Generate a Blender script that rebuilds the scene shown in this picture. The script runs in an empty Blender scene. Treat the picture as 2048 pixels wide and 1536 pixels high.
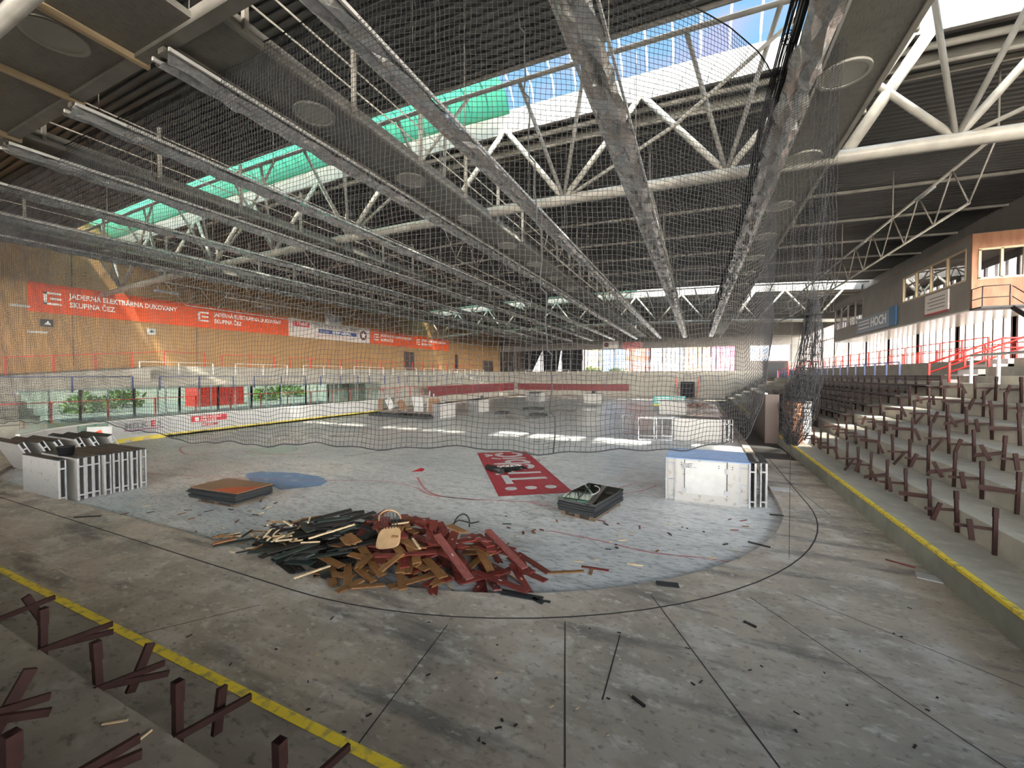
import bpy, math, random
import numpy as np
from mathutils import Vector, Matrix, Euler
random.seed(7); rng = np.random.default_rng(7)
S = bpy.context.scene
COL = S.collection
PI = math.pi
# ------------------------------------------------------------------ camera
F = 816.0; TH = math.radians(24.45); PT = math.radians(1.26); CZ = 3.6
cam_d = bpy.data.cameras.new('camera'); cam = bpy.data.objects.new('camera', cam_d); COL.objects.link(cam)
cam.location = (0, 0, CZ)
cam.rotation_euler = (math.radians(90) - PT, 0, TH)
cam_d.sensor_fit = 'HORIZONTAL'; cam_d.sensor_width = 36; cam_d.lens = 36 * F / 2048
cam_d.clip_start = .05; cam_d.clip_end = 1000
S.camera = cam
_fw = Vector((-math.sin(TH) * math.cos(PT), math.cos(TH) * math.cos(PT), -math.sin(PT)))
_rt = Vector((math.cos(TH), math.sin(TH), 0)); _up = _rt.cross(_fw)
def ray(u, v): return _fw + _rt * ((u - 1024) / F) + _up * ((768 - v) / F)
def atZ(u, v, Z=0.): r = ray(u, v); return Vector((0, 0, CZ)) + r * ((Z - CZ) / r.z)
def atX(u, v, X): r = ray(u, v); return Vector((0, 0, CZ)) + r * (X / r.x)
def atY(u, v, Y): r = ray(u, v); return Vector((0, 0, CZ)) + r * (Y / r.y)
# ------------------------------------------------------------------ world, sun, exposure
w = bpy.data.worlds.new('sky'); S.world = w; w.use_nodes = True
nt = w.node_tree; nt.nodes.clear()
def N(t, tree=None, **k):
    n = (tree or nt).nodes.new(t)
    for a, b in k.items(): setattr(n, a, b)
    return n
tc = N('ShaderNodeTexCoord'); sp = N('ShaderNodeSeparateXYZ'); nt.links.new(tc.outputs['Generated'], sp.inputs[0])
rp = N('ShaderNodeValToRGB'); nt.links.new(sp.outputs['Z'], rp.inputs[0])
e = rp.color_ramp.elements
e[0].position = 0; e[0].color = (1.0, .94, .85, 1)
e[1].position = .9; e[1].color = (.03, .062, .10, 1)
for p, c in ((.2, (.72, .69, .64, 1)), (.42, (.055, .10, .15, 1))):
    q = e.new(p); q.color = c
mp = N('ShaderNodeMapping'); mp.inputs['Scale'].default_value = (2.2, 2.2, 6)
nz = N('ShaderNodeTexNoise'); nz.inputs['Scale'].default_value = 2.0; nz.inputs['Detail'].default_value = 6
nt.links.new(tc.outputs['Generated'], mp.inputs[0]); nt.links.new(mp.outputs[0], nz.inputs['Vector'])
cr = N('ShaderNodeValToRGB'); cr.color_ramp.elements[0].position = .5; cr.color_ramp.elements[1].position = .66
nt.links.new(nz.outputs[0], cr.inputs[0])
mx = N('ShaderNodeMixRGB'); mx.inputs[2].default_value = (.085, .09, .098, 1)
mx.blend_type = 'LIGHTEN'; nt.links.new(cr.outputs[0], mx.inputs[0]); nt.links.new(rp.outputs[0], mx.inputs[1])
# brighter haze around the sun's side of the sky
dt = N('ShaderNodeVectorMath', operation='DOT_PRODUCT'); dt.inputs[1].default_value = (.42, -.86, .28); nt.links.new(tc.outputs['Generated'], dt.inputs[0])
gl = N('ShaderNodeMapRange'); gl.inputs[1].default_value = -.1; gl.inputs[2].default_value = 1.0; gl.inputs[3].default_value = 4.0; gl.inputs[4].default_value = 40.0; nt.links.new(dt.outputs['Value'], gl.inputs[0])
bg = N('ShaderNodeBackground'); nt.links.new(gl.outputs[0], bg.inputs[1])
out = N('ShaderNodeOutputWorld'); nt.links.new(mx.outputs[0], bg.inputs[0]); nt.links.new(bg.outputs[0], out.inputs[0])
sun_d = bpy.data.lights.new('sun', 'SUN'); sun_d.energy = 14; sun_d.angle = .03; sun_d.color = (1, .93, .8)
sun = bpy.data.objects.new('sun', sun_d); COL.objects.link(sun)
sun.rotation_euler = Vector((-.38, .58, -1)).to_track_quat('-Z', 'Y').to_euler()
S.view_settings.view_transform = 'Standard'; S.view_settings.look = 'None'
S.view_settings.exposure = 1.02; S.view_settings.gamma = 1; S.view_settings.use_curve_mapping = False
c = S.cycles
c.max_bounces = 7; c.diffuse_bounces = 4; c.glossy_bounces = 3; c.transmission_bounces = 4; c.transparent_max_bounces = 24
c.use_denoising = True; c.sample_clamp_indirect = 8; c.caustics_reflective = False; c.caustics_refractive = False
# ------------------------------------------------------------------ materials
def mat(name, col, rough=.7, metal=0., var=0., scale=3., col2=None, bump=0., stretch=(1, 1, 1), lo=.35, hi=.65, spec=None, detail=5):
    m = bpy.data.materials.new(name); m.use_nodes = True; t = m.node_tree; b = t.nodes['Principled BSDF']
    b.inputs['Base Color'].default_value = (*col, 1); b.inputs['Roughness'].default_value = rough; b.inputs['Metallic'].default_value = metal
    if spec is not None: b.inputs['Specular IOR Level'].default_value = spec
    if var or col2 or bump:
        x = N('ShaderNodeTexCoord', t); mpp = N('ShaderNodeMapping', t); mpp.inputs['Scale'].default_value = stretch
        n = N('ShaderNodeTexNoise', t); n.inputs['Scale'].default_value = scale; n.inputs['Detail'].default_value = detail
        t.links.new(x.outputs['Object'], mpp.inputs[0]); t.links.new(mpp.outputs[0], n.inputs['Vector'])
        if var or col2:
            r = N('ShaderNodeValToRGB', t); r.color_ramp.elements[0].position = lo; r.color_ramp.elements[1].position = hi
            c2 = col2 or tuple(min(1, k * (1 - var)) for k in col)
            r.color_ramp.elements[0].color = (*c2, 1); r.color_ramp.elements[1].color = (*col, 1)
            t.links.new(n.outputs[0], r.inputs[0]); t.links.new(r.outputs[0], b.inputs['Base Color'])
        if bump:
            bp = N('ShaderNodeBump', t); bp.inputs['Strength'].default_value = bump; bp.inputs['Distance'].default_value = .03
            t.links.new(n.outputs[0], bp.inputs['Height']); t.links.new(bp.outputs[0], b.inputs['Normal'])
    return m
def layered(name, base, layers, rough=.8, bump=.2, rvar=None):
    """layers: (colour, noise scale, stretch, lo, hi, strength, rotation)"""
    m = bpy.data.materials.new(name); m.use_nodes = True; t = m.node_tree; b = t.nodes['Principled BSDF']
    b.inputs['Roughness'].default_value = rough
    x = N('ShaderNodeTexCoord', t); prev = None; first = None
    for i, (colr, sc, st, lo, hi, k, rot) in enumerate(layers):
        mpp = N('ShaderNodeMapping', t); mpp.inputs['Scale'].default_value = st; mpp.inputs['Rotation'].default_value = (0, 0, rot); mpp.inputs['Location'].default_value = (i * 7.3, i * 3.1, 0)
        n = N('ShaderNodeTexNoise', t); n.inputs['Scale'].default_value = sc; n.inputs['Detail'].default_value = 7; n.inputs['Roughness'].default_value = .62
        t.links.new(x.outputs['Object'], mpp.inputs[0]); t.links.new(mpp.outputs[0], n.inputs['Vector'])
        r = N('ShaderNodeMapRange', t); r.inputs[1].default_value = lo; r.inputs[2].default_value = hi; r.inputs[4].default_value = k
        t.links.new(n.outputs[0], r.inputs[0])
        mm = N('ShaderNodeMixRGB', t); mm.inputs[2].default_value = (*colr, 1)
        t.links.new(r.outputs[0], mm.inputs[0])
        if prev is None: mm.inputs[1].default_value = (*base, 1)
        else: t.links.new(prev.outputs[0], mm.inputs[1])
        prev = mm; first = first or n
    t.links.new(prev.outputs[0], b.inputs['Base Color'])
    if bump:
        bp = N('ShaderNodeBump', t); bp.inputs['Strength'].default_value = bump; bp.inputs['Distance'].default_value = .02
        t.links.new(n.outputs[0], bp.inputs['Height']); t.links.new(bp.outputs[0], b.inputs['Normal'])
    if rvar:
        rr = N('ShaderNodeMapRange', t); rr.inputs[1].default_value = .35; rr.inputs[2].default_value = .65; rr.inputs[3].default_value = rvar[0]; rr.inputs[4].default_value = rvar[1]
        t.links.new(first.outputs[0], rr.inputs[0]); t.links.new(rr.outputs[0], b.inputs['Roughness'])
    return m
def glass(name, tint=(1, 1, 1), refl=.25, ior=1.45, thru=1.):
    m = bpy.data.materials.new(name); m.use_nodes = True; t = m.node_tree; t.nodes.clear()
    tr = N('ShaderNodeBsdfTransparent', t); tr.inputs[0].default_value = (*[k * thru for k in tint], 1)
    g = N('ShaderNodeBsdfGlossy', t); g.inputs['Roughness'].default_value = .02
    fr = N('ShaderNodeLayerWeight', t); fr.inputs[0].default_value = .5
    pw = N('ShaderNodeMath', t, operation='POWER'); pw.inputs[1].default_value = 4; t.links.new(fr.outputs['Facing'], pw.inputs[0])
    mu = N('ShaderNodeMath', t, operation='MULTIPLY_ADD'); mu.use_clamp = True; mu.inputs[1].default_value = .8; mu.inputs[2].default_value = refl
    t.links.new(pw.outputs[0], mu.inputs[0])
    mi = N('ShaderNodeMixShader', t); o = N('ShaderNodeOutputMaterial', t)
    t.links.new(mu.outputs[0], mi.inputs[0]); t.links.new(tr.outputs[0], mi.inputs[1]); t.links.new(g.outputs[0], mi.inputs[2]); t.links.new(mi.outputs[0], o.inputs[0])
    return m
def sheer(name, col, k=.5):
    """woven/translucent sheet: part see-through, part lit from behind"""
    m = bpy.data.materials.new(name); m.use_nodes = True; t = m.node_tree; t.nodes.clear()
    tr = N('ShaderNodeBsdfTransparent', t); tl = N('ShaderNodeBsdfTranslucent', t); tl.inputs[0].default_value = (*col, 1)
    df = N('ShaderNodeBsdfDiffuse', t); df.inputs[0].default_value = (*col, 1)
    a = N('ShaderNodeMixShader', t); a.inputs[0].default_value = .35; b = N('ShaderNodeMixShader', t); b.inputs[0].default_value = k
    tr.inputs[0].default_value = (*[.35 + .65 * q for q in col], 1)
    o = N('ShaderNodeOutputMaterial', t)
    t.links.new(tl.outputs[0], a.inputs[1]); t.links.new(df.outputs[0], a.inputs[2]); t.links.new(tr.outputs[0], b.inputs[1]); t.links.new(a.outputs[0], b.inputs[2]); t.links.new(b.outputs[0], o.inputs[0])
    return m
M = {}
M['concrete'] = layered('dirty concrete slab', (.43, .36, .285), [
    ((.23, .20, .165), .55, (1, 1, 1), .46, .66, .8, .3), ((.58, .53, .46), 1.3, (1, 1.6, 1), .5, .66, .75, 1.1),
    ((.10, .095, .088), .8, (.45, 2.2, 1), .53, .66, .75, -.5), ((.7, .66, .58), 5, (1, 1.8, 1), .57, .7, .6, .6),
    ((.11, .095, .08), 9, (1, 1.5, 1), .56, .68, .6, 0)], rough=.75, bump=.25, rvar=(.5, .85))
M['ice'] = layered('dirty white rink floor', (.60, .59, .565), [
    ((.36, .39, .4), .16, (1, 1, 1), .42, .66, .7, .3), ((.27, .275, .27), 1.1, (1, 3.2, 1), .5, .68, .8, .45),
    ((.17, .175, .18), 5, (1, 3.2, 1), .52, .62, .8, .5), ((.7, .72, .7), 2.3, (1, 2, 1), .56, .75, .6, 1.2)], rough=.4, bump=.08, rvar=(.22, .5))
M['tier'] = layered('grey stand concrete', (.37, .345, .29), [((.22, .21, .19), .8, (1, 1, 1), .45, .7, .7, 0), ((.5, .48, .44), 3, (1, 1, 1), .55, .75, .6, 0)], rough=.85, bump=.15)
M['tier_near'] = layered('dirty brown stand concrete', (.27, .235, .19), [((.15, .13, .11), .7, (1, 1.4, 1), .44, .66, .85, .4), ((.38, .35, .30), 2.5, (1, 1.8, 1), .52, .7, .6, .9), ((.07, .06, .05), 7, (1, 2, 1), .56, .68, .7, .2)], rough=.8, bump=.2)
M['kerb_side'] = mat('grey green kerb concrete', (.27, .27, .23), .85, var=.25, scale=2)
M['yellow'] = mat('worn yellow edge paint', (.75, .56, .04), .6, scale=9, col2=(.38, .3, .08), lo=.36, hi=.5)
M['yellow_board'] = mat('yellow kick plate', (.72, .58, .1), .45, var=.2, scale=2)
M['wood_wall'] = mat('pine board wall', (.40, .235, .10), .6, scale=1.2, col2=(.29, .16, .06), stretch=(1, 14, .5))
M['deck'] = mat('dark roof deck', (.13, .125, .118), .5, metal=.2, var=.3, scale=.5)
M['steel'] = mat('cream painted steel', (.42, .39, .33), .42, var=.25, scale=2)
M['steel_dark'] = mat('grey brown painted steel', (.27, .25, .22), .5, var=.25, scale=2)
M['duct'] = layered('perforated fabric duct', (.24, .225, .195), [((.17, .16, .14), 1, (1, 3, 1), .45, .65, .6, 0), ((.12, .11, .1), 60, (1, .1, 1), .5, .6, .6, 0)], rough=.55, bump=.3)
M['diffuser'] = mat('diffuser plate', (.42, .4, .35), .5)
M['foil'] = mat('crumpled aluminium foil', (.55, .54, .52), .25, metal=.9, scale=9, bump=.8, var=.3)
M['net'] = mat('black net cord', (.012, .012, .014), .8)
M['black'] = mat('black plastic', (.012, .012, .013), .5)
M['curtain'] = mat('black cloth', (.012, .012, .014), .9)
M['white'] = mat('white plastic board', (.50, .50, .49), .35, var=.12, scale=4)
M['white_dirty'] = mat('scuffed white board', (.40, .39, .37), .45, scale=6, col2=(.27, .24, .2), lo=.3, hi=.42)
M['white_paint'] = mat('white paint', (.72, .7, .66), .4)
M['red'] = mat('red painted steel', (.62, .035, .025), .4)
M['blue'] = mat('dark blue painted steel', (.03, .05, .16), .4)
M['blue_top'] = mat('blue board cap', (.16, .25, .42), .4)
M['galv'] = mat('aluminium frame', (.42, .43, .45), .35, metal=.6, var=.2, scale=6)
M['orange'] = mat('orange banner cloth', (.72, .085, .015), .6)
M['bannerwhite'] = mat('white banner cloth', (.68, .62, .57), .6)
M['ink_red'] = mat('red print', (.52, .03, .04), .5)
M['ink_black'] = mat('black print', (.03, .03, .035), .5)
M['ink_blue'] = mat('blue print', (.03, .06, .22), .5)
M['ink_white'] = mat('white print', (.85, .82, .78), .5)
M['ink_grey'] = mat('grey print', (.2, .2, .21), .5)
M['ink_pink'] = mat('pink print', (.55, .25, .25), .5)
M['ink_purple'] = mat('purple print', (.3, .06, .2), .5)
M['rinkred'] = mat('worn red rink paint', (.33, .035, .045), .45, scale=5, col2=(.36, .2, .2), stretch=(1, 3, 1), lo=.34, hi=.4)
M['rinkpink'] = mat('faded red line', (.45, .14, .15), .45, scale=4, col2=(.5, .4, .4), lo=.35, hi=.5)
M['rinkblue'] = mat('worn blue rink paint', (.15, .25, .4), .45, scale=3, col2=(.35, .42, .48), lo=.3, hi=.45)
M['rinkgreen'] = mat('worn green rink paint', (.2, .33, .24), .45)
M['joint'] = mat('dark joint', (.03, .027, .024), .8)
M['brown'] = mat('brown painted wood', (.034, .013, .011), .65, var=.35, scale=14, spec=.25)
M['seat_dark'] = mat('dark brown slat', (.045, .035, .032), .5, var=.3, scale=10)
M['pl_red'] = mat('oxblood painted plank', (.19, .028, .02), .42, scale=7, col2=(.10, .022, .018), stretch=(1, 5, 1))
M['pl_red2'] = mat('faded red plank', (.24, .07, .06), .45, scale=7, col2=(.14, .035, .03), stretch=(1, 5, 1))
M['pl_ochre'] = mat('raw stained plank', (.27, .13, .045), .6, scale=8, col2=(.17, .075, .025), stretch=(1, 6, 1))
M['pl_green'] = mat('dark green plank', (.03, .042, .036), .5, var=.35, scale=7)
M['pl_black'] = mat('black brown plank', (.018, .015, .014), .5, var=.35, scale=7)
M['splinter'] = mat('fresh split wood', (.72, .55, .34), .7, var=.3, scale=12)
M['ply'] = mat('bent plywood', (.42, .27, .14), .5, var=.2, scale=6)
M['osb'] = mat('orange timber panel', (.36, .165, .085), .6, scale=5, col2=(.28, .115, .055), stretch=(1, 1, .3))
M['tan'] = mat('brown cladding', (.27, .19, .155), .65, var=.15, scale=1)
M['tan2'] = mat('grey cladding', (.25, .225, .2), .65, var=.15, scale=1)
M['soffit'] = mat('glossy slatted soffit', (.5, .47, .4), .22, scale=3, bump=.5, stretch=(1, 8, 1), var=.2)
M['frame'] = mat('window frame', (.17, .13, .115), .5)
M['frame_pale'] = mat('pale wooden window frame', (.6, .45, .27), .5)
M['glass'] = glass('window glass', refl=.02)
M['glass_green'] = glass('rink shield glass', (.82, .9, .87), refl=.13)
M['glass_stack'] = glass('green stacked glass', (.1, .16, .12), refl=.25)
M['glass_dark'] = glass('dark cabin glass', (.25, .26, .27), refl=.15)
M['glass_low'] = glass('dirty low window glass', (.30, .34, .31), refl=.06)
M['skyglass'] = glass('skylight sheet', (.92, .96, 1), refl=.0, ior=1.2)
M['milky'] = sheer('milky skylight sheet', (.85, .88, .9), .6)
M['greennet'] = sheer('green debris sheet', (.05, .24, .14), .9)
M['doorwood'] = mat('dark wooden door', (.05, .028, .02), .5)
M['stackdark'] = mat('black rubber mat', (.02, .022, .024), .6)
M['mat_top'] = mat('brown mat top', (.22, .13, .075), .4, var=.15, scale=5)
M['mat_orange'] = mat('orange red mat', (.5, .08, .025), .4, var=.3, scale=6)
M['pallet'] = mat('weathered pallet wood', (.13, .09, .06), .8)
M['darkfloor'] = mat('black rubber flooring', (.035, .033, .03), .7, var=.4, scale=1.5)
M['asphalt'] = mat('outside paving', (.3, .29, .27), .9)
M['leaf'] = mat('leaves', (.16, .26, .04), .6, var=.5, scale=2)
M['barrier'] = mat('maroon barrier', (.16, .02, .022), .5)
M['smudge'] = mat('grey smudge on white floor', (.40, .385, .37), .5, scale=3, col2=(.5, .49, .47), lo=.4, hi=.6)
M['star'] = mat('dark red disc', (.12, .02, .03), .5)
# ------------------------------------------------------------------ mesh builder
class MB:
    def __init__(s): s.v = []; s.f = []; s.sm = []
    def add(s, vs, fs, smooth=False):
        o = len(s.v); s.v += [tuple(p) for p in vs]; s.f += [tuple(i + o for i in f) for f in fs]; s.sm += [smooth] * len(fs); return s
    def box(s, a, b, M4=None):
        x0, y0, z0 = a; x1, y1, z1 = b
        vs = [(x0, y0, z0), (x1, y0, z0), (x1, y1, z0), (x0, y1, z0), (x0, y0, z1), (x1, y0, z1), (x1, y1, z1), (x0, y1, z1)]
        if M4 is not None: vs = [M4 @ Vector(p) for p in vs]
        return s.add(vs, [(0, 3, 2, 1), (4, 5, 6, 7), (0, 1, 5, 4), (1, 2, 6, 5), (2, 3, 7, 6), (3, 0, 4, 7)])
    def cbox(s, c, d, M4=None): return s.box([c[i] - d[i] / 2 for i in range(3)], [c[i] + d[i] / 2 for i in range(3)], M4)
    def frame(s, a, b):
        d = (Vector(b) - Vector(a)); d.normalize(); h = Vector((0, 0, 1)) if abs(d.z) < .95 else Vector((1, 0, 0))
        x = d.cross(h).normalized(); return x, x.cross(d)
    def bar(s, a, b, w, h):
        """rectangular bar, w sideways, h upwards"""
        x, y = s.frame(a, b); vs = []
        for p in (a, b):
            p = Vector(p); vs += [p - x * w / 2 - y * h / 2, p + x * w / 2 - y * h / 2, p + x * w / 2 + y * h / 2, p - x * w / 2 + y * h / 2]
        return s.add(vs, [(3, 2, 1, 0), (4, 5, 6, 7), (0, 1, 5, 4), (1, 2, 6, 5), (2, 3, 7, 6), (3, 0, 4, 7)])
    def tube(s, pts, r, n=8):
        pts = [Vector(p) for p in pts]; o = []
        for i, p in enumerate(pts):
            a = pts[max(0, i - 1)]; b = pts[min(len(pts) - 1, i + 1)]; x, y = s.frame(a, b)
            o += [p + (x * math.cos(2 * PI * k / n) + y * math.sin(2 * PI * k / n)) * r for k in range(n)]
        fs = [(i * n + k, i * n + (k + 1) % n, (i + 1) * n + (k + 1) % n, (i + 1) * n + k) for i in range(len(pts) - 1) for k in range(n)]
        s.add(o, fs, True); L = len(s.v)
        s.f += [tuple(range(L - len(o) + n - 1, L - len(o) - 1, -1)), tuple(range(L - n, L))]; s.sm += [False, False]; return s
    def disc(s, c, r, z2, n=24, ax='z', ry=None):
        """short cylinder from c along an axis"""
        ry = ry or r; a = []; b = []
        for k in range(n):
            q = 2 * PI * k / n; u, v_ = r * math.cos(q), ry * math.sin(q)
            if ax == 'z': a.append((c[0] + u, c[1] + v_, c[2])); b.append((c[0] + u, c[1] + v_, c[2] + z2))
            elif ax == 'x': a.append((c[0], c[1] + u, c[2] + v_)); b.append((c[0] + z2, c[1] + u, c[2] + v_))
            else: a.append((c[0] + u, c[1], c[2] + v_)); b.append((c[0] + u, c[1] + z2, c[2] + v_))
        return s.add(a + b, [tuple(range(n))[::-1], tuple(range(n, 2 * n))] + [(k, (k + 1) % n, n + (k + 1) % n, n + k) for k in range(n)])
    def ring(s, c, r0, r1, h, n=24):
        vs = []
        for k in range(n):
            q = 2 * PI * k / n; cs, sn = math.cos(q), math.sin(q)
            vs += [(c[0] + r0 * cs, c[1] + r0 * sn, c[2]), (c[0] + r1 * cs, c[1] + r1 * sn, c[2]), (c[0] + r1 * cs, c[1] + r1 * sn, c[2] + h), (c[0] + r0 * cs, c[1] + r0 * sn, c[2] + h)]
        fs = []
        for k in range(n):
            a, b = 4 * k, 4 * ((k + 1) % n)
            for j in range(4): fs.append((a + j, b + j, b + (j + 1) % 4, a + (j + 1) % 4))
        return s.add(vs, fs)
    def build(s, name, m, parent=None, loc=None):
        me = bpy.data.meshes.new(name); me.from_pydata(s.v, [], s.f); me.materials.append(m)
        if any(s.sm): me.polygons.foreach_set('use_smooth', s.sm)
        me.update(); o = bpy.data.objects.new(name, me); COL.objects.link(o)
        if parent: o.parent = parent
        if loc is not None: o.location = loc
        return o
def tag(o, label, cat, group=None):
    o['label'] = label; o['category'] = cat
    if group: o['group'] = group
    return o
def thing(name, label, cat, loc=(0, 0, 0), rz=0, group=None, rot=None):
    o = bpy.data.objects.new(name, None); COL.objects.link(o); o.empty_display_size = .1
    o.location = loc; o.rotation_euler = rot or (0, 0, rz); return tag(o, label, cat, group)
def repeat(mb, name, m, parent, ys):
    f = None
    for y in ys:
        if f is None: f = mb.build(name, m, parent); q = f
        else: q = f.copy(); COL.objects.link(q); q.parent = parent
        q.location = (0, y, 0)
def struct(name, mb, m, parent=None, label=None):
    o = mb.build(name, m, parent)
    if not parent: o['kind'] = 'structure'
    if label: o['label'] = label
    return o
KIDS = {}
def kids(o): return [x for x in COL.objects if x.parent is o]
def dup(o, loc=None, rot=None, label=None, group=None, ch=None):
    r = o.copy(); COL.objects.link(r)
    if loc is not None: r.location = loc
    if rot is not None: r.rotation_euler = rot
    if label: r['label'] = label
    if group: r['group'] = group
    for x in (ch if ch is not None else kids(o)):
        y = x.copy(); COL.objects.link(y); y.parent = r
    return r
def text(name, body, size, m, loc, rot, parent=None, align='LEFT', sx=1., ext=.004, shear=0., bold=0.):
    cu = bpy.data.curves.new(name, 'FONT'); cu.body = body; cu.size = size; cu.align_x = align; cu.extrude = ext; cu.shear = shear; cu.offset = bold
    cu.resolution_u = 2; cu.materials.append(m)
    o = bpy.data.objects.new(name, cu); COL.objects.link(o); o.location = loc; o.rotation_euler = rot; o.scale = (sx, 1, 1)
    bpy.context.view_layer.update()
    me = bpy.data.meshes.new_from_object(o.evaluated_get(bpy.context.evaluated_depsgraph_get())); me.name = name
    bpy.data.objects.remove(o); o = bpy.data.objects.new(name, me); COL.objects.link(o); o.location = loc; o.rotation_euler = rot; o.scale = (sx, 1, 1)
    if parent: o.parent = parent
    return o
LEFT = (PI / 2, 0, PI / 2); RIGHT = (PI / 2, 0, -PI / 2)
ORD = ['first', 'second', 'third', 'fourth', 'fifth', 'sixth', 'seventh', 'eighth', 'ninth', 'tenth', 'eleventh', 'twelfth', 'thirteenth', 'fourteenth', 'fifteenth', 'sixteenth', 'seventeenth', 'eighteenth', 'nineteenth', 'twentieth', 'twenty-first', 'twenty-second', 'twenty-third', 'twenty-fourth', 'twenty-fifth', 'twenty-sixth', 'twenty-seventh', 'twenty-eighth', 'twenty-ninth', 'thirtieth']
ORD += ['thirty-' + k for k in ORD[:9]]
# ------------------------------------------------------------------ dimensions of the hall
XL, XR, YN, YF = -40., 16., -17., 81.5
def camber(X): return -.0011 * (X + 13) ** 2
def deckz(X): return 14.25 + camber(X)
RX0, RX1, RY0, RY1, RR = -28., 2.05, 5.15, 65.1, 8.0
def rrect(off=0, n=16):
    x0, x1, y0, y1 = RX0 - off, RX1 + off, RY0 - off, RY1 + off; r = RR + off; p = []
    for cx, cy, a0 in ((x1 - r, y0 + r, -PI / 2), (x1 - r, y1 - r, 0), (x0 + r, y1 - r, PI / 2), (x0 + r, y0 + r, PI)):
        p += [(cx + r * math.cos(a0 + PI / 2 * k / n), cy + r * math.sin(a0 + PI / 2 * k / n)) for k in range(n + 1)]
    return p
# ------------------------------------------------------------------ floors
FZ = .12
inner = rrect(0); outer = []
for x, y in inner:   # project each point to a big rectangle
    cx, cy = (RX0 + RX1) / 2, (RY0 + RY1) / 2; dx, dy = x - cx, y - cy
    k = min((29.2 if 1 else 0) / abs(dx) if abs(dx) > 1e-6 else 9e9, 50 / abs(dy) if abs(dy) > 1e-6 else 9e9)
    outer.append((cx + dx * k, cy + dy * k))
n = len(inner)
mb = MB(); mb.add([(x, y, FZ) for x, y in inner] + [(x, y, FZ) for x, y in outer] + [(x, y, -.05) for x, y in inner],
                  [(i, n + i, n + (i + 1) % n, (i + 1) % n) for i in range(n)] + [(i, (i + 1) % n, 2 * n + (i + 1) % n, 2 * n + i) for i in range(n)])
struct('floor', mb, M['concrete'])
mb = MB(); mb.add([(x, y, 0) for x, y in rrect(.01)], [tuple(range(n))]); struct('floor_rink', mb, M['ice'])
# joints: the groove that follows the rink edge and the straight saw cuts
def strip(mb, pts, w, z):
    pts = [Vector((p[0], p[1], 0)) for p in pts]; vs = []
    for i, p in enumerate(pts):
        d = (pts[min(i + 1, len(pts) - 1)] - pts[max(i - 1, 0)]).normalized(); nn = Vector((-d.y, d.x, 0)) * w / 2
        vs += [(*(p + nn).xy, z), (*(p - nn).xy, z)]
    mb.add(vs, [(2 * i, 2 * i + 1, 2 * i + 3, 2 * i + 2) for i in range(len(pts) - 1)]); return mb
g = rrect(.68, 24); mb = MB(); strip(mb, g + g[:1], .028, FZ + .004); struct('trim_1', mb, M['joint'])
mb = MB()
for a, b in (((1130, 1243), (1130, 1536)), ((1302, 1190), (1560, 1536)), ((895, 1250), (715, 1490)), ((1500, 1195), (2048, 1560)), ((1590, 1190), (2048, 1375)), ((1240, 1270), (1205, 1400)), ((520, 1210), (150, 1300)), ((1490, 895), (1660, 1030))):
    A, B = atZ(*a, FZ), atZ(*b, FZ); strip(mb, [A, B], .014, FZ + .003)
struct('trim_2', mb, M['joint'])
mb = MB(); mb.box((RX1 + .3, 19.8, FZ), (3.7, 62, FZ + .012)); struct('floor_mat', mb, M['darkfloor'])
# ------------------------------------------------------------------ stands
def stand(name, edges, side, lo, hi, back, m='tier'):
    """edges: [(distance out, height)], side picks the axis; mitred at lo/hi"""
    mb = MB()
    for i, (e0, z) in enumerate(edges):
        e1 = edges[i + 1][0] if i + 1 < len(edges) else back
        if side == 'R': mb.box((3.78 + e0, lo - e0 * (lo < 10), -.3), (3.78 + e1 + .02, hi + e0, z))
        if side == 'L': mb.box((-29.9 - e1 - .02, lo, -.3), (-29.9 - e0, hi + e0, z))
        if side == 'N': mb.box((-29.9 - e0, 2.48 - e1 - .02, -.3), (3.78 + e0, 2.48 - e0, z))
        if side == 'F': mb.box((-29.9 - e0, 67.5 + e0, -.3), (3.78 + e0, 67.5 + e1 + .02, z))
    return struct(name, mb, M[m])
low = [(.86 * i, .55 + .44 * i) for i in range(7)]
Redge = low + [(6.5, 3.57), (7.35, 3.94), (8.2, 4.3)]
stand('grandstand_right', Redge, 'R', 2.48, 67.5, XR - 3.78)
stand('grandstand_near', low + [(8, 4.3)], 'N', 0, 0, 19, 'tier_near')
Ledge = [(.8 * i, 1.15 + .35 * i) for i in range(10)]; Ledge[-1] = (7.2, 4.3)
stand('grandstand_far', Ledge, 'F', 0, 0, YF - 67.5)
mb = MB()
for i, (e0, z) in enumerate(Ledge):
    e1 = Ledge[i + 1][0] if i + 1 < len(Ledge) else 10.1
    y0 = 2.48 if i < 6 else 15.5
    if i < 5:
        mb.box((-29.9 - e1 - .02, y0, -.3), (-29.9 - e0, 9, z)); mb.box((-29.9 - e1 - .02, 35, -.3), (-29.9 - e0, 67.5 + e0, z))
    elif i < 9:
        for ya, yb, zb in ((y0, max(y0, 9), -.3), (max(y0, 9), 35, 2.7), (35, 67.5 + e0, -.3)):
            if yb > ya: mb.box((-29.9 - e1 - .02, ya, zb), (-29.9 - e0, yb, z))
    elif 0: mb.box((-29.9 - e1 - .02, y0, -.3), (-29.9 - e0, 67.5 + e0, z))
    else: mb.box((XL, 17.5, 2.7), (-29.9 - e0, 35, z)); mb.box((XL, 35, -.3), (-29.9 - e0, 67.5 + e0, z))
i6 = -29.9 - Ledge[6][0]
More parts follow.
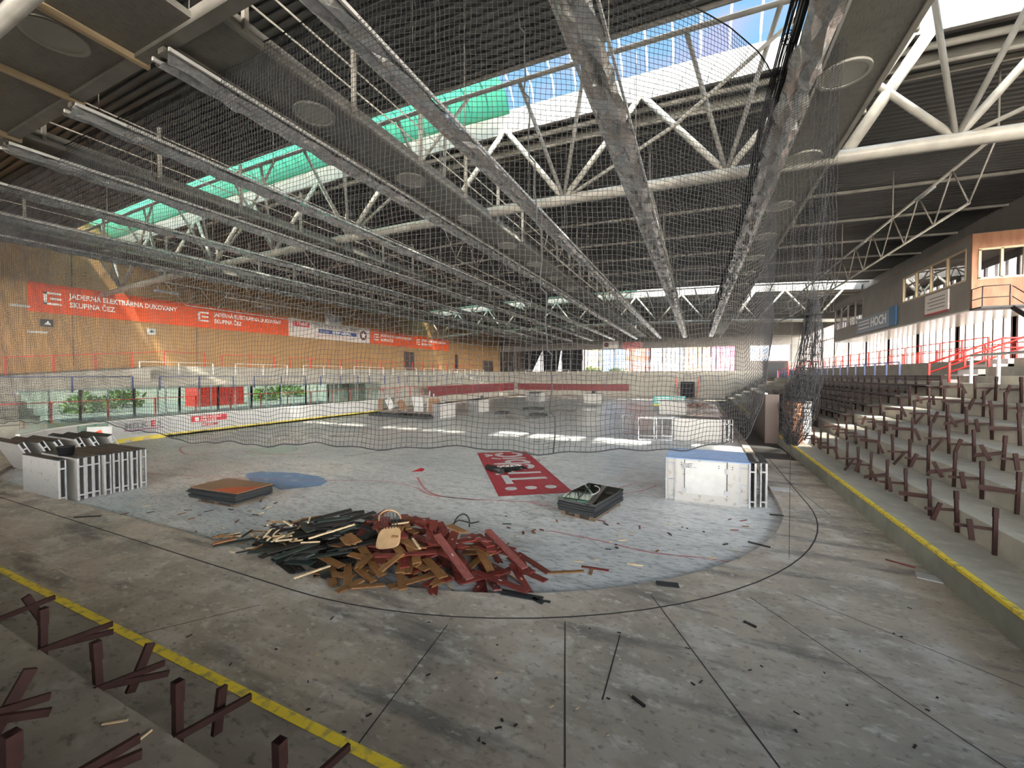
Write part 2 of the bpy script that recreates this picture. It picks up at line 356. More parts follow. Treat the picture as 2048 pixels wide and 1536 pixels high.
mb.add([(XL, 2.48, 2.7), (i6 - .02, 2.48, 2.7), (i6 - .02, 15.5, 2.7), (-37.1, 15.5, 2.7), (-37.1, 17.5, 2.7), (XL, 17.5, 2.7),
        (XL, 2.48, 3.0), (i6 - .02, 2.48, 3.0), (i6 - .02, 15.5, 4.1), (-37.1, 15.5, 4.1), (-37.1, 17.5, 4.3), (XL, 17.5, 4.3)],
       [(6, 7, 8, 9, 10, 11), (5, 4, 3, 2, 1, 0), (0, 1, 7, 6), (1, 2, 8, 7), (2, 3, 9, 8), (3, 4, 10, 9)])
struct('grandstand_left', mb, M['tier'])
mb = MB(); mb.box((-30.15, 9, FZ), (-29.9, 35, 1.15)); mb.box((-33.98, 9, FZ), (-33.86, 35, .55)); mb.box((XL - .2, 2.4, -.3), (XL, 9, 2.6)); mb.box((XL - .2, 35, -.3), (XL, YF, 2.6)); struct('wall_passage', mb, M['kerb_side'])
# yellow painted kerb edges and kerb faces
mb = MB(); mb.box((3.775, 2.48, .50), (3.86, 45, .556)); struct('trim_3', mb, M['yellow'])
mb = MB(); mb.box((-29.9, 2.395, .50), (3.78, 2.485, .556)); struct('trim_4', mb, M['yellow'])
mb = MB(); mb.box((3.762, 2.47, FZ), (3.782, 67, .50)); struct('trim_5', mb, M['kerb_side'])
# white stairs in the upper right section
mb = MB()
for k in range(5): mb.box((9.0 + 1.0 + .45 * k, 24.1, 3.1), (12.3, 25.6, 3.19 + .22 * (k + 1)))
struct('stairs', mb, M['white_paint'])
# parapet in front of the walkway (pale wall)
mb = MB(); mb.box((8.97, -4, 3.0), (9.1, 62, 3.30)); struct('wall_parapet', mb, M['tier'])
# ------------------------------------------------------------------ walls
mb = MB(); mb.box((XL - .2, YN, 2.5), (XL, YF, 15)); struct('wall_left', mb, M['wood_wall'])
mb = MB(); mb.box((XL - .2, YN - .2, 11), (XR + .2, YN, 15)); mb.box((XL - .2, YN - .2, -.3), (XR + .2, YN, 4.6)); mb.box((XL, YN - .2, 4.6), (-30, YN, 11)); struct('wall_near', mb, M['tan2'])
mb = MB(); mb.box((XL, YF, 8.7), (XR, YF + .2, 15)); mb.box((6.0, YF, 4.2), (8.2, YF + .2, 8.7)); mb.box((8.2, YF, 4.2), (14.1, YF + .2, 6.0)); mb.box((14.1, YF, 4.2), (XR, YF + .2, 8.7)); mb.box((XL, YF, 2.5), (XR, YF + .2, 4.3))
struct('wall_far', mb, M['tan2'])
mb = MB(); mb.box((XR, YN, 2.5), (XR + .2, YF, 4.45)); mb.box((XR, YN, 10.25), (XR + .2, YF, 15)); struct('wall_right', mb, M['tan2'])
mb = MB()
for y in (13.4, 21.2, 36.5, 52, 68): mb.box((XL, y - .02, 4.3), (XL + .012, y + .02, 13.5))
struct('trim_6', mb, M['doorwood'])
# windows
wn = [0]
def window_bay(a, b, z0, z1, axis, at, cols, rows, fw=.06, fm='frame', gm='glass', pil=.0, depth=.12):
    wn[0] += 1; mb = MB()
    def bx(s0, s1, q0, q1, dd=depth):
        if axis == 'x': mb.box((at, s0, q0), (at + dd, s1, q1))
        else: mb.box((s0, at, q0), (s1, at + dd, q1))
    for k in range(cols + 1):
        s = a + (b - a) * k / cols; h = fw / 2 if 0 < k < cols else fw * .9; bx(s - h, s + h, z0, z1)
    for z in [z0, z1] + rows: bx(a, b, z - .04, z + .04)
    if pil: bx(a - pil, a + pil, z0 - .2, z1 + .5, .35)
    o = struct('window_%d' % wn[0], mb, M[fm])
    g = MB(); m_ = at + depth * .5
    if axis == 'x': g.add([(m_, a, z0), (m_, b, z0), (m_, b, z1), (m_, a, z1)], [(0, 1, 2, 3)])
    else: g.add([(a, m_, z0), (b, m_, z0), (b, m_, z1), (a, m_, z1)], [(0, 1, 2, 3)])
    g.build('pane', M[gm], o); return o
for k in range(10): window_bay(9 + 2.6 * k, 11.6 + 2.6 * k, .55, 2.7, 'x', -33.98, 2, [], fw=.06, fm='galv', gm='glass_low')
nb = 18; bw = (YF - YN) / nb
for k in range(nb): window_bay(YN + k * bw, YN + (k + 1) * bw, 4.45, 10.2, 'x', XR, 6, [8.4], fw=.15, pil=.3)
for k in range(6): window_bay(-30 + k * 7.6, -30 + (k + 1) * 7.6, 4.6, 11, 'y', YN - .15, 6, [7.8])  # unseen windows behind the camera, added to let more daylight in
for k in range(9): window_bay(-21 + 3 * k, -18 + 3 * k, 4.25, 8.7, 'y', YF, 4, [6.3, 4.9], fw=.08)
for k in range(6): window_bay(-39.5 + 3.05 * k, -36.5 + 3.05 * k, 4.25, 8.7, 'y', YF, 4, [6.6], fw=.05, gm='glass_dark')
for k in range(2): window_bay(8.2 + 2.95 * k, 11.15 + 2.95 * k, 6.0, 8.7, 'y', YF, 2, [], fw=.05)
# ------------------------------------------------------------------ roof deck with skylight openings
T1, T2 = 14.4, 54.0
GAPS = [(T1 - 1.35, T1 + 1.25), (T2 - 1.35, T2 + 1.25)]
def deck(y0, y1, name):
    mb = MB(); xs = [XL + (XR - XL) * k / 16 for k in range(17)]; p = .32; y = y0; prof = []
    while y < y1 - 1e-6:
        prof += [(y, 0), (min(y + p * .42, y1), 0), (min(y + p * .5, y1), .09), (min(y + p * .92, y1), .09)]; y += p
    prof.append((y1, 0)); m_ = len(prof); vs = [(x, q, deckz(x) + h) for x in xs for q, h in prof]
    mb.add(vs, [(i * m_ + j, i * m_ + j + 1, (i + 1) * m_ + j + 1, (i + 1) * m_ + j) for i in range(16) for j in range(m_ - 1)])
    o = struct(name, mb, M['deck']); mb2 = MB(); k = 0.25
    vs = [(x, q, deckz(x) + k) for x in xs for q in (y0, y1)]
    mb2.add(vs, [(2 * i, 2 * i + 1, 2 * i + 3, 2 * i + 2) for i in range(16)]); mb2.build('roof_cover', M['deck'], o)
deck(YN, GAPS[0][0], 'ceiling'); deck(GAPS[0][1], GAPS[1][0], 'ceiling_middle'); deck(GAPS[1][1], YF, 'ceiling_far')
for gi, (ya, yb) in enumerate(GAPS):
    # upstands, barrel ribs, sheets
    mb = MB()
    for k in range(16):
        xa, xb = XL + 3.5 * k, XL + 3.5 * (k + 1)
        for yy in (ya, yb): mb.bar((xa, yy, deckz(xa) + .15), (xb, yy, deckz(xb) + .15), .06, .5)
    o = struct('skylight', mb, M['steel_dark'])
    def arch(t): return ya + (yb - ya) * (.5 - .5 * math.cos(PI * t)), .4 + .95 * math.sin(PI * t)
    mb = MB(); x = XL + .4
    while x < XR:
        mb.tube([(x, arch(t / 10)[0], deckz(x) + arch(t / 10)[1]) for t in range(11)], .035, 6); x += .88
    mb.build('rib', M['white_paint'], o)
    def sheet(x0, x1, t0, t1, nm, m, dz=0.):
        mb = MB(); nx = max(1, int((x1 - x0) / 3)); vs = []
        for i in range(nx + 1):
            x = x0 + (x1 - x0) * i / nx
            for j in range(9):
                t = t0 + (t1 - t0) * j / 8; a = arch(t); vs.append((x, a[0], deckz(x) + a[1] + .05 + dz + (.03 * math.sin(x * 3 + j) if dz else 0)))
        mb.add(vs, [(i * 9 + j, i * 9 + j + 1, (i + 1) * 9 + j + 1, (i + 1) * 9 + j) for i in range(nx) for j in range(8)], True)
        return mb.build(nm, m, o)
    sheet(XL, XR, .34, 1, 'clear_sheet', M['skyglass']); sheet(XL, XR, 0, .34, 'milky_sheet', M['milky'])
    gs = sheet(XL, -7.2, .31, 1.0, 'green_sheet', M['greennet'], -.35 if gi == 0 else -.3)
# ------------------------------------------------------------------ main roof trusses
def bz(X): return 10.25 + camber(X)
def main_truss(Y, label):
    o = thing('roof_truss', label, 'roof truss', (0, 0, 0)); st = M['steel']
    xs = [XL + .2 + (XR - XL - .4) * k / 14 for k in range(15)]
    MB().tube([(x, Y + .5, bz(x)) for x in xs], .19, 10).build('bottom_chord', st, o)
    mb = MB()
    for a, b in zip(xs, xs[1:]): mb.bar((a, Y + 1.2, deckz(a) - .32), (b, Y + 1.2, deckz(b) - .32), .14, .55)
    mb.build('top_beam', M['steel_dark'], o)
    MB().tube([(x, Y - 1.0, deckz(x) - .22) for x in xs], .08, 8).build('top_chord', M['steel_dark'], o)
    nodes = [.78 + 5.42 * k for k in range(-7, 3)]
    for x in nodes:
        B = Vector((x, Y + .5, bz(x) + .05))
        for s in (-1, 1):
            t = x + s * 2.71
            if XL < t < XR:
                MB().tube([B, (t, Y + 1.1, deckz(t) - .45)], .105, 8).build('brace', st, o)
                MB().tube([B, (x + s * 1.2, Y - 1.0, deckz(t) - .22)], .07, 8).build('brace', M['steel_dark'], o)
    for k, x in enumerate(nodes):   # long shallow diagonals between the panels
        t = x + 7.6
        if t < XR and k % 2 == 0:
            MB().tube([(x - .0, Y + .45, bz(x)), (x + 3.9, Y - .3, bz(x) + 1.35), (t, Y - 1, deckz(t) - .3)], .06, 8).build('brace', st, o)
    for dx in (0, .5):
        MB().tube([(3.3 + dx, Y + .6, bz(3.4)), (5.5 + dx, Y + 1.1, deckz(5.5) - .4)], .16, 10).build('post_brace', st, o)
    return o
main_truss(T1, 'near triangular tube truss under the skylight nearest the camera'); main_truss(T2, 'far triangular tube truss under the distant skylight')
# secondary trusses along the hall
def sec_truss(X, y0, y1, label, group):
    o = thing('lattice_truss', label, 'roof truss', (X, y0, 0), 0, group); L = y1 - y0; zt = deckz(X) - .35 - 1.9; zb = bz(X) - .0
    zt = zb + 1.65
    MB().tube([(0, 0, zt), (0, L, zt)], .06, 6).build('top_chord', M['steel'], o)
    MB().tube([(0, 1.5, zb), (0, L - 1.5, zb)], .05, 6).build('bottom_chord', M['steel'], o)
    nn = max(4, int(L / 2.6)); mb = MB(); q = L / nn
    for k in range(nn):
        a = k * q; c_ = (k + .5) * q; b = (k + 1) * q
        mb.tube([(0, a, zt), (0, min(max(c_, 1.5), L - 1.5), zb)], .028, 5); mb.tube([(0, min(max(c_, 1.5), L - 1.5), zb), (0, b, zt)], .028, 5)
    mb.build('lattice', M['steel'], o)
    repeat(MB().tube([(0, 0, zt), (0, 0, deckz(X) + .05)], .03, 5), 'hanger', M['steel'], o, [k * q for k in range(0, nn + 1, 3)])
    return o
names = ['rightmost', 'second from the right', 'third from the right', 'fourth from the right', 'fifth from the right', 'sixth from the right', 'seventh from the right', 'eighth from the right', 'ninth from the right', 'leftmost']
for k in range(10):
    X = 8.75 - 5.35 * k
    sec_truss(X, 18.6, 52.5, 'light lattice truss running down the hall between the two skylights, %s' % names[k], 'lattice trusses between the skylights')
    if k: sec_truss(X, 56.5, 80.5, 'distant light lattice truss beyond the far skylight, %s' % names[k], 'lattice trusses beyond the far skylight')
# purlins under the deck
mb = []
for k, y in enumerate([18.2, 23, 28, 33, 38, 43, 48.5, 59, 65, 71, 77]):
    q = MB(); q.bar((XL, y, deckz(XL) - .06), (-13, y, deckz(-13) - .06), .1, .14); q.bar((-13, y, deckz(-13) - .06), (XR, y, deckz(XR) - .06), .1, .14)
    tag(q.build('purlin', M['steel']), 'pale beam under the dark roof deck, %s beyond the near skylight' % ORD[k], 'beam', 'purlins under the roof deck')
# gutter and pipes just beyond the near skylight
for Y in (T1, T2):
    for k, (dy, dz, r, m_) in enumerate(((1.75, -.55, .1, 'steel'), (2.05, -.95, .06, 'steel'), (2.5, -.5, .16, 'steel'))):
        a = MB().tube([(x, Y + dy, deckz(x) + dz) for x in (-12, -2, 7, XR)] if k else [(x, Y + dy, deckz(x) + dz) for x in (XL, -27, -13, 0, XR)], r, 8)
        tag(a.build('pipe', M[m_]), ('thick', 'thin', 'broad')[k] + ' pale pipe running across the hall beyond the %s skylight' % ('near' if Y == T1 else 'far'), 'pipe')
# ------------------------------------------------------------------ ceiling over the near stand, with its edge beam
CZL = 9.9
mb = MB(); mb.box((XL, YN, CZL), (-8.2, 4.35, CZL + .12)); struct('ceiling_panel', mb, M['duct'])
mb = MB(); mb.bar((XL, 4.45, CZL + .05), (-5, 4.45, CZL + .05), .22, .26); struct('beam', mb, M['steel_dark'])
mb = MB(); mb.tube([(XL, 2.9, CZL - .16), (-6, 2.9, CZL - .16)], .13, 10)
tag(mb.build('pipe', M['steel_dark']), 'thick grey pipe crossing under the panel ceiling at top left', 'pipe')
for k, X in enumerate((-10.15, -12.9, -16.4, -20)):
    q = MB(); q.box((X - .05, -6, CZL - .13), (X + .05, 4.6, CZL - .01))
    tag(q.build('light_rail', M['frame_pale']), 'pale metal rail under the panel ceiling at top left, %s from the right' % ORD[k], 'rail', 'rails under the panel ceiling')
def diffuser(X, Y, label, grp):
    o = MB().ring((0, 0, -.05), .40, .47, .05, 28).build('air_diffuser', M['diffuser'], None, (X, Y, CZL - .005)); tag(o, label, 'air vent', grp)
    MB().disc((0, 0, -.03), .40, .028, 28).build('plate', M['diffuser'], o); return o
for k, (X, Y) in enumerate(((-10.9, 3.5), (-15.6, 3.3))): diffuser(X, Y, 'round vent in the panel ceiling at top left, %s from the right' % ORD[k], 'vents in the panel ceiling')
for X in [-6 - 5.35 * k for k in range(7)]:
    pass
# ------------------------------------------------------------------ hanging air ducts with a side rail frame
DN = ['rightmost', 'second from the right', 'third from the right', 'leftmost']
dv = None
for k, X in enumerate((2.72, -8.45, -16.9, -27.5)):
    y0 = 4.5 if X > 0 else 4.6; y1 = 70
    o = thing('air_duct', 'long flat grey ceiling duct with round vents running down the hall, %s' % DN[k], 'duct', (X, 0, 0), 0, 'flat ceiling ducts')
    mb = MB(); mb.box((-.74, y0, CZL), (.74, y1, CZL + .3)); mb.build('casing', M['duct'], o)
    mb = MB()
    for s in (-1, 1): mb.box((s * .78 - .05, y0, CZL - .04), (s * .78 + .05, y1, CZL + .06))
    mb.build('edge_angle', M['steel'], o)
    for s, sd in ((1, .86),) if k != 0 else ((1, .86),):
        for h in (.55, 1.05, 1.5): MB().tube([(sd, y0, CZL + h), (sd, y1, CZL + h)], .022, 5).build('rail', M['steel'], o)
        repeat(MB().box((sd - .05, -.04, CZL), (sd + .05, .04, CZL + 1.75)), 'hanger', M['steel'], o, [y0 + .3 + 2.6 * j for j in range(int((y1 - y0) / 2.6))])
    y = 3.5 + 3.6 if k else 7.1
    j = 0
    while y < 66:
        diffuser(X, y, 'round vent in the %s flat ceiling duct, %s from the near end' % (DN[k], ORD[j]), 'round vents in the ceiling ducts'); y += 3.65; j += 1
# ------------------------------------------------------------------ foil light troughs
for k in range(9):
    X = 1.85 - 3.72 * k; Z = 9.6; y0 = 4.4 if k > 1 else (6.5 if k == 0 else 4.4); y1 = 70.5
    o = thing('light_trough', 'long light trough wrapped in crumpled foil, %s from the right' % ORD[k] if k else 'foil wrapped light trough furthest right beside the flat duct', 'light fixture', (X, y0, Z), 0, 'foil light troughs over the rink')
    L = y1 - y0; mb = MB(); n1 = int(L / .35); vs = []; rr = random.Random(k)
    wd = .23 if k > 1 else .3
    for i in range(n1 + 1):
        y = L * i / n1
        for q, (px, pz) in enumerate(((-wd, .0), (-wd * .55, -.10), (0, -.04), (wd * .55, -.10), (wd, .0), (wd * .8, .14))):
            j = .035 if k > 1 else .06
            vs.append((px + rr.uniform(-j, j), y + rr.uniform(-.06, .06), pz + rr.uniform(-j, j)))
    mb.add(vs, [(i * 6 + q, i * 6 + q + 1, (i + 1) * 6 + q + 1, (i + 1) * 6 + q) for i in range(n1) for q in range(5)])
    mb.build('foil_reflector', M['foil'], o)
    MB().box((-.09, 0, .1), (.09, L, .2)).build('housing', M['steel'], o)
    mb = MB(); mb.box((-wd - .08, 0, .05), (-wd - .02, L, .12)); mb.build('edge_rail', M['white_paint'], o)  # both edge rails painted white to stand in for the foil's bright glints
    mb = MB(); mb.box((wd + .02, 0, .05), (wd + .07, L, .12)); mb.build('edge_rail', M['white_paint'], o)
    repeat(MB().tube([(0, 0, .2), (0, 0, .3 if k in (0, 5, 8) else 4.3)], .012, 4), 'hanger', M['steel_dark'], o, [.5 + 4.4 * j for j in range(int(L / 4.4))])
# ------------------------------------------------------------------ railings
def rail(name, pts, h, m, label, group, posts=2., mid=False, r=.028, infill=0):
    """pts: foot line of the railing; h: height"""
    o = thing(name, label, 'railing', pts[0], 0, group); P0 = Vector(pts[0]); P = [Vector(p) - P0 for p in pts]; up = Vector((0, 0, h))
    MB().tube([p + up for p in P], r, 6).build('handrail', m, o)
    if mid: MB().tube([p + up * .55 for p in P], r * .8, 6).build('middle_rail', m, o)
    if infill: MB().tube([p + up * .15 for p in P], r * .7, 6).build('lower_rail', m, o)
    first = None; seg = list(zip(P, P[1:]))
    for si, (a, b) in enumerate(seg):
        L = (b - a).length; nn = max(1, round(L / posts))
        for k in range(nn + 1):
            if k == 0 and si: continue
            q = a + (b - a) * k / nn
            if first is None: first = MB().box((-.035, -.035, 0), (.035, .035, h)).build('post', m, o, q)
            else: c_ = first.copy(); COL.objects.link(c_); c_.parent = o; c_.location = q
        if infill:
            mb = MB(); k = 0
            while k * .14 < L:
                q = a + (b - a).normalized() * (k * .14); mb.tube([q + up * .15, q + up * .95], .009, 4); k += 1
            mb.build('pickets', m, o)
    return o
for k in range(8):
    y0 = 15.6 + 6.6 * k
    if k == 0: rail('railing', [(-33.84, 8.4, 2.55), (-33.84, 14.1, 2.55)], .95, M['blue'], 'dark blue railing on the left stand, nearest the camera', 'blue railings of the left stand', 2.8)
    rail('railing', [(-33.84, y0, 2.55), (-33.84, y0 + 4.9, 2.55)], .95, M['blue'], 'dark blue railing on the left stand, %s from the near end' % ORD[k + 1], 'blue railings of the left stand', 2.45)
    rail('railing', [(-35.95, y0 - .2, 3.6), (-35.95, y0 + 4.6, 3.6)], .95, M['white_paint'], 'white railing high on the left stand, %s from the near end' % ORD[k], 'white railings of the left stand', 2.4)
    if k: rail('railing', [(-38.2, y0, 4.3), (-38.2, y0 + 4.9, 4.3)], 1.1, M['red'], 'red railing along the top walkway at left, %s from the ramp' % ORD[k], 'red railings of the left walkway', 2.45)
rail('railing', [(-36.9, 7.5, 3.35), (-37.3, 17.5, 4.3), (-37.6, 20.5, 4.3)], 1.1, M['red'], 'long red railing climbing the ramp at far left', None, 2.2)
rail('railing', [(-30.05, 7, 1.15), (-30.05, 62, 1.15)], 1.05, M['red'], 'long low red railing behind the rink shields at left', None, 2.2)
for k in range(6):
    rail('railing', [(-33 + 6.4 * k, 74.0, 3.6), (-28.4 + 6.4 * k, 74.0, 3.6)], .95, M['white_paint'], 'white railing on the far stand, %s from the left' % ORD[k], 'white railings of the far stand', 2.3)
    rail('railing', [(-33 + 6.2 * k, 71.5, 2.55), (-28 + 6.2 * k, 71.5, 2.55)], .95, M['blue'], 'dark railing on the far stand, %s from the left' % ORD[k], 'dark railings of the far stand', 2.5)
rail('railing', [(9.05, 26.2, 3.19), (9.05, 60, 3.19)], 1.05, M['blue'], 'long dark blue railing above the intact seats at right', None, 1.55)
rail('railing', [(9.0, 10, 3.3), (9.0, 20.3, 3.3)], 1.0, M['white_paint'], 'thick white railing on the parapet at right edge', None, 1.5, r=.05)
rail('railing', [(12.55, 27, 4.3), (12.55, 74, 4.3)], 1.1, M['red'], 'long red railing in front of the bright windows at right', None, 2.1, mid=True)
rail('railing', [(15.2, 20, 4.3), (15.2, 46, 4.3)], 1.0, M['red'], 'red picket railing close to the right window wall', None, 2.6, infill=1)
rail('railing', [(9.95, 24.0, 3.2), (12.4, 24.0, 4.3), (13.2, 24, 4.3)], .95, M['red'], 'red stair railing at right, nearer of the pair', 'red stair railings', 1.4, mid=True, r=.045)
rail('railing', [(9.95, 25.7, 3.2), (12.4, 25.7, 4.3), (13.2, 25.7, 4.3)], .95, M['red'], 'red stair railing at right, farther of the pair', 'red stair railings', 1.4, mid=True, r=.045)
rail('railing', [(9.2, 60.5, 3.2), (12.5, 60.5, 4.3), (15.5, 60.5, 4.3)], 1.0, M['red'], 'distant red stair railing in the far right corner', None, 1.2, mid=True)
# red barrier boards in front of the left and far stands
for k, (a, b) in enumerate((((-29.86, 41, 1.15), (-29.86, 52, 2.2)), ((-29.86, 52.2, 1.15), (-29.86, 66.5, 2.2)))):
    mb = MB(); mb.box((a[0], a[1], a[2] - .2), (a[0] + .05, b[1], b[2])); tag(mb.build('barrier_panel', M['barrier']), 'dark red barrier along the left stand, %s half' % ('nearer', 'farther')[k], 'barrier')
mb = MB(); mb.box((-29.5, 67.42, 1.0), (-10, 67.47, 2.1)); tag(mb.build('barrier_panel', M['barrier']), 'dark red barrier at the foot of the far stand', 'barrier')
# vomitory door in the far stand
D = atY(1375, 780, 67.3)
o = thing('stand_entrance', 'dark doorway with red side rails in the far stand', 'doorway', (D.x, 67.3, 0))
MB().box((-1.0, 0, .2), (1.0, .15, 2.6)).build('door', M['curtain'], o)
for s in (-1, 1): MB().bar((s * 1.3, 0, .3), (s * 1.6, 0, 3.2), .12, .12).build('side_rail', M['red'], o)
# ------------------------------------------------------------------ rink boards, left side
bl = [(-24.9, 6.13)] + [(RX0 + 8 + 8 * math.cos(a), RY0 + 8 + 8 * math.sin(a)) for a in [PI * (1.27 - .27 * k / 8) for k in range(9)]][1:] + [(-28.0, 22), (-28, 30.7)]
bl[0] = (RX0 + 8 + 8 * math.cos(PI * 1.3), RY0 + 8 + 8 * math.sin(PI * 1.3))
def wallstrip(pts, z0, z1, th=.0):
    mb = MB(); n_ = len(pts); vs = []
    for i, p in enumerate(pts):
        a = Vector(pts[max(0, i - 1)]); b = Vector(pts[min(n_ - 1, i + 1)]); d = (b - a).normalized(); q = Vector((d.y, -d.x)) * th  # inward
        if q.dot(Vector((1, .3))) > 0: q = -q
        for zz in (z0, z1): vs += [(p[0], p[1], zz), (p[0] + q.x, p[1] + q.y, zz)]
    for i in range(n_ - 1):
        a, b = 4 * i, 4 * i + 4
        mb.f += [(a, b, b + 2, a + 2), (a + 1, a + 3, b + 3, b + 1), (a + 2, b + 2, b + 3, a + 3), (a, a + 1, b + 1, b)]
    mb.f += [(0, 2, 3, 1), (4 * n_ - 4, 4 * n_ - 3, 4 * n_ - 1, 4 * n_ - 2)]; mb.v = vs; mb.sm = [False] * len(mb.f); return mb
o = thing('rink_boards', 'long white rink wall with glass shields along the left side', 'rink boards', (0, 0, 0))
wallstrip(bl, .22, 1.17, .09).build('board', M['white'], o)
wallstrip([(x + .0, y) for x, y in bl], .0, .22, .07).build('kick_plate', M['yellow_board'], o)
wallstrip(bl, 1.17, 1.22, .13).build('cap_rail', M['white_paint'], o)
wallstrip(bl, 1.22, 2.95, .015).build('shield_glass', M['glass_green'], o)
mb = None
for k, y in enumerate([13.2 + 2.4 * j for j in range(8)]):
    q = MB().box((-28.06, y - .03, 1.22), (-28.0, y + .03, 3.0)).build('shield_post', M['galv'], o)
def arc_at(u):
    best = None
    for k in range(400):
        y = 6.2 + 6.95 * k / 399; x = -20 - math.sqrt(64 - (13.15 - y) ** 2); d = y * math.cos(TH) - x * math.sin(TH); uu = 1024 + F * (x * math.cos(TH) + y * math.sin(TH)) / d
        if best is None or abs(uu - u) < best[0]: best = (abs(uu - u), x, y)
    return Vector((best[1], best[2], 0))
def on_arc(u0, u1):
    a, b = arc_at(u0), arc_at(u1); d = b - a; ph = math.atan2(d.y, d.x); n_ = Vector((math.sin(ph), -math.cos(ph), 0)); return a + n_ * .05, ph, d.length
P_, ph, Ln = on_arc(245, 325); M4 = Matrix.Translation(P_) @ Matrix.Rotation(ph, 4, 'Z'); kx = Ln / 1.9
def at_arc(x, z): return M4 @ Vector((x, -.012, z))
text('lettering', 'MELK', .42, M['ink_grey'], at_arc(0, .72), (PI / 2, 0, ph), o, sx=1.05 * kx, bold=.008)
text('lettering', 'E', .48, M['ink_red'], at_arc(1.22 * kx, .72), (PI / 2, 0, ph), o, sx=1.05 * kx, bold=.014)
text('lettering', 'S', .42, M['ink_grey'], at_arc(1.57 * kx, .72), (PI / 2, 0, ph), o, sx=1.05 * kx, bold=.008)
MB().box((0, -.012, .60), (Ln, 0, .64), M4).build('underline', M['ink_purple'], o)
text('lettering', 'STAVEBNINY', .19, M['ink_grey'], at_arc(.35 * kx, .38), (PI / 2, 0, ph), o)
y1 = atX(382, 830, -27.99).y
MB().box((-27.99, y1, .72), (-27.98, y1 + 2.05, 1.08)).build('advert_panel', M['ink_red'], o)
text('lettering', 'OBCHODNÍ\nPARTNER', .17, M['ink_white'], (-27.975, y1 + .5, .92), LEFT, o, sx=1.3)
MB().box((-27.978, y1 + .2, .78), (-27.972, y1 + .42, 1.0)).build('emblem', M['ink_white'], o)
text('lettering', 'ČIKOM', .26, M['ink_red'], (-27.985, y1 + .55, .42), LEFT, o, sx=1.15, bold=.006)
P_, ph, Ln = on_arc(152, 212); M4 = Matrix.Translation(P_) @ Matrix.Rotation(ph, 4, 'Z')
MB().box((0, -.006, .2), (Ln, .0, 1.17), M4).build('advert_panel', mat('green advert print', (.04, .13, .08), .4, scale=2, col2=(.3, .4, .33)), o)
mb = MB(); mb.disc((Ln - .35, -.006, .75), .3, -.01, 20, 'y', .25); mb.v = [M4 @ Vector(q) for q in mb.v]; mb.build('bun_picture', mat('bread roll print', (.45, .17, .05), .5, var=.5, scale=6), o)
mb = MB(); mb.disc((Ln - .35, -.006, .42), .3, -.012, 20, 'y', .09); mb.v = [M4 @ Vector(q) for q in mb.v]; mb.build('patty_picture', mat('filling print', (.15, .04, .02), .5, var=.5, scale=6), o)
# ------------------------------------------------------------------ banners on the left wall
BX = XL + .03; bz0, bz1 = 7.8, 9.75
def ez_logo(o, y, z, s):
    t = .16 * s
    mb = MB(); mb.box((BX + .03, y, z), (BX + .036, y + t * 1.1, z + s)); mb.box((BX + .03, y, z), (BX + .036, y + s, z + t)); mb.box((BX + .03, y, z + s - t), (BX + .036, y + s, z + s))
    mb.box((BX + .03, y + s * .36, z + s / 2 - t / 2), (BX + .036, y + s, z + s / 2 + t / 2)); mb.build('emblem', M['ink_white'], o)
def orange(y0, y1, label, units):
    o = thing('banner', label, 'banner', (0, 0, 0)); MB().box((BX, y0, bz0), (BX + .02, y1, bz1)).build('cloth', M['orange'], o)
    for (a, t0, t1, k) in units:
        ez_logo(o, a, 8.35, .85)
        for dz, tx, ln in ((8.98, 'JADERNÁ ELEKTRÁRNA DUKOVANY', 1.), (8.38, 'SKUPINA ČEZ', 0)):
            text('lettering', tx, .5, M['ink_white'], (BX + .035, t0, dz - .05), LEFT, o, sx=(t1 - t0) / 8.6, bold=.012)
orange(11.3, 30.0, 'long orange banner with white emblem lettering at left of the wooden wall', [(12.0, 13.25, 20.0, 1), (21.3, 22.6, 29.4, 1)])
orange(41.9, 61.0, 'orange banner with white lettering right of the white arena banner', [(42.7, 44.0, 50.9, 1), (51.9, 53.2, 60.4, 1)])
o = thing('banner', 'white arena name banner between the two orange banners', 'banner', (0, 0, 0)); MB().box((BX, 30.02, bz0), (BX + .02, 41.88, bz1)).build('cloth', M['bannerwhite'], o)
MB().box((BX + .02, 30.5, 8.95), (BX + .03, 32.6, 9.6)).build('town_panel', M['ink_red'], o); text('lettering', 'Třebíč', .55, M['ink_white'], (BX + .04, 30.95, 9.1), LEFT, o, bold=.01)
for k in range(3): MB().disc((BX + .03, 30.7, 9.1 + .18 * k), .05, .01, 10, 'x').build('dot', M['ink_white'], o)
for k in range(3): MB().disc((BX + .02, 30.5, 8.75 - .18 * k), .05, .01, 10, 'x').build('dot', M['ink_black'], o)
text('lettering', 'ZIMNÍ STADION MĚSTA TŘEBÍČE', .58, M['ink_black'], (BX + .03, 33.1, 9.08), LEFT, o, sx=.82)
MB().box((BX + .02, 33.8, 8.48), (BX + .03, 39.6, 8.95)).build('sponsor_panel', M['ink_blue'], o); text('lettering', 'KHNP ARENA', .48, M['ink_white'], (BX + .04, 35.7, 8.56), LEFT, o, bold=.015)
MB().box((BX + .03, 34.0, 8.6), (BX + .036, 35.3, 8.63)).build('line', M['ink_white'], o); MB().box((BX + .03, 34.0, 8.75), (BX + .036, 35.3, 8.78)).build('line', M['ink_white'], o)
text('lettering', 'ENERGETICKÁ BUDOUCNOST REGIONU', .36, M['ink_pink'], (BX + .03, 33.2, 8.05), LEFT, o, sx=.92)
MB().disc((BX + .02, 40.75, 8.78), .62, .01, 32, 'x').build('round_emblem', M['star'], o)
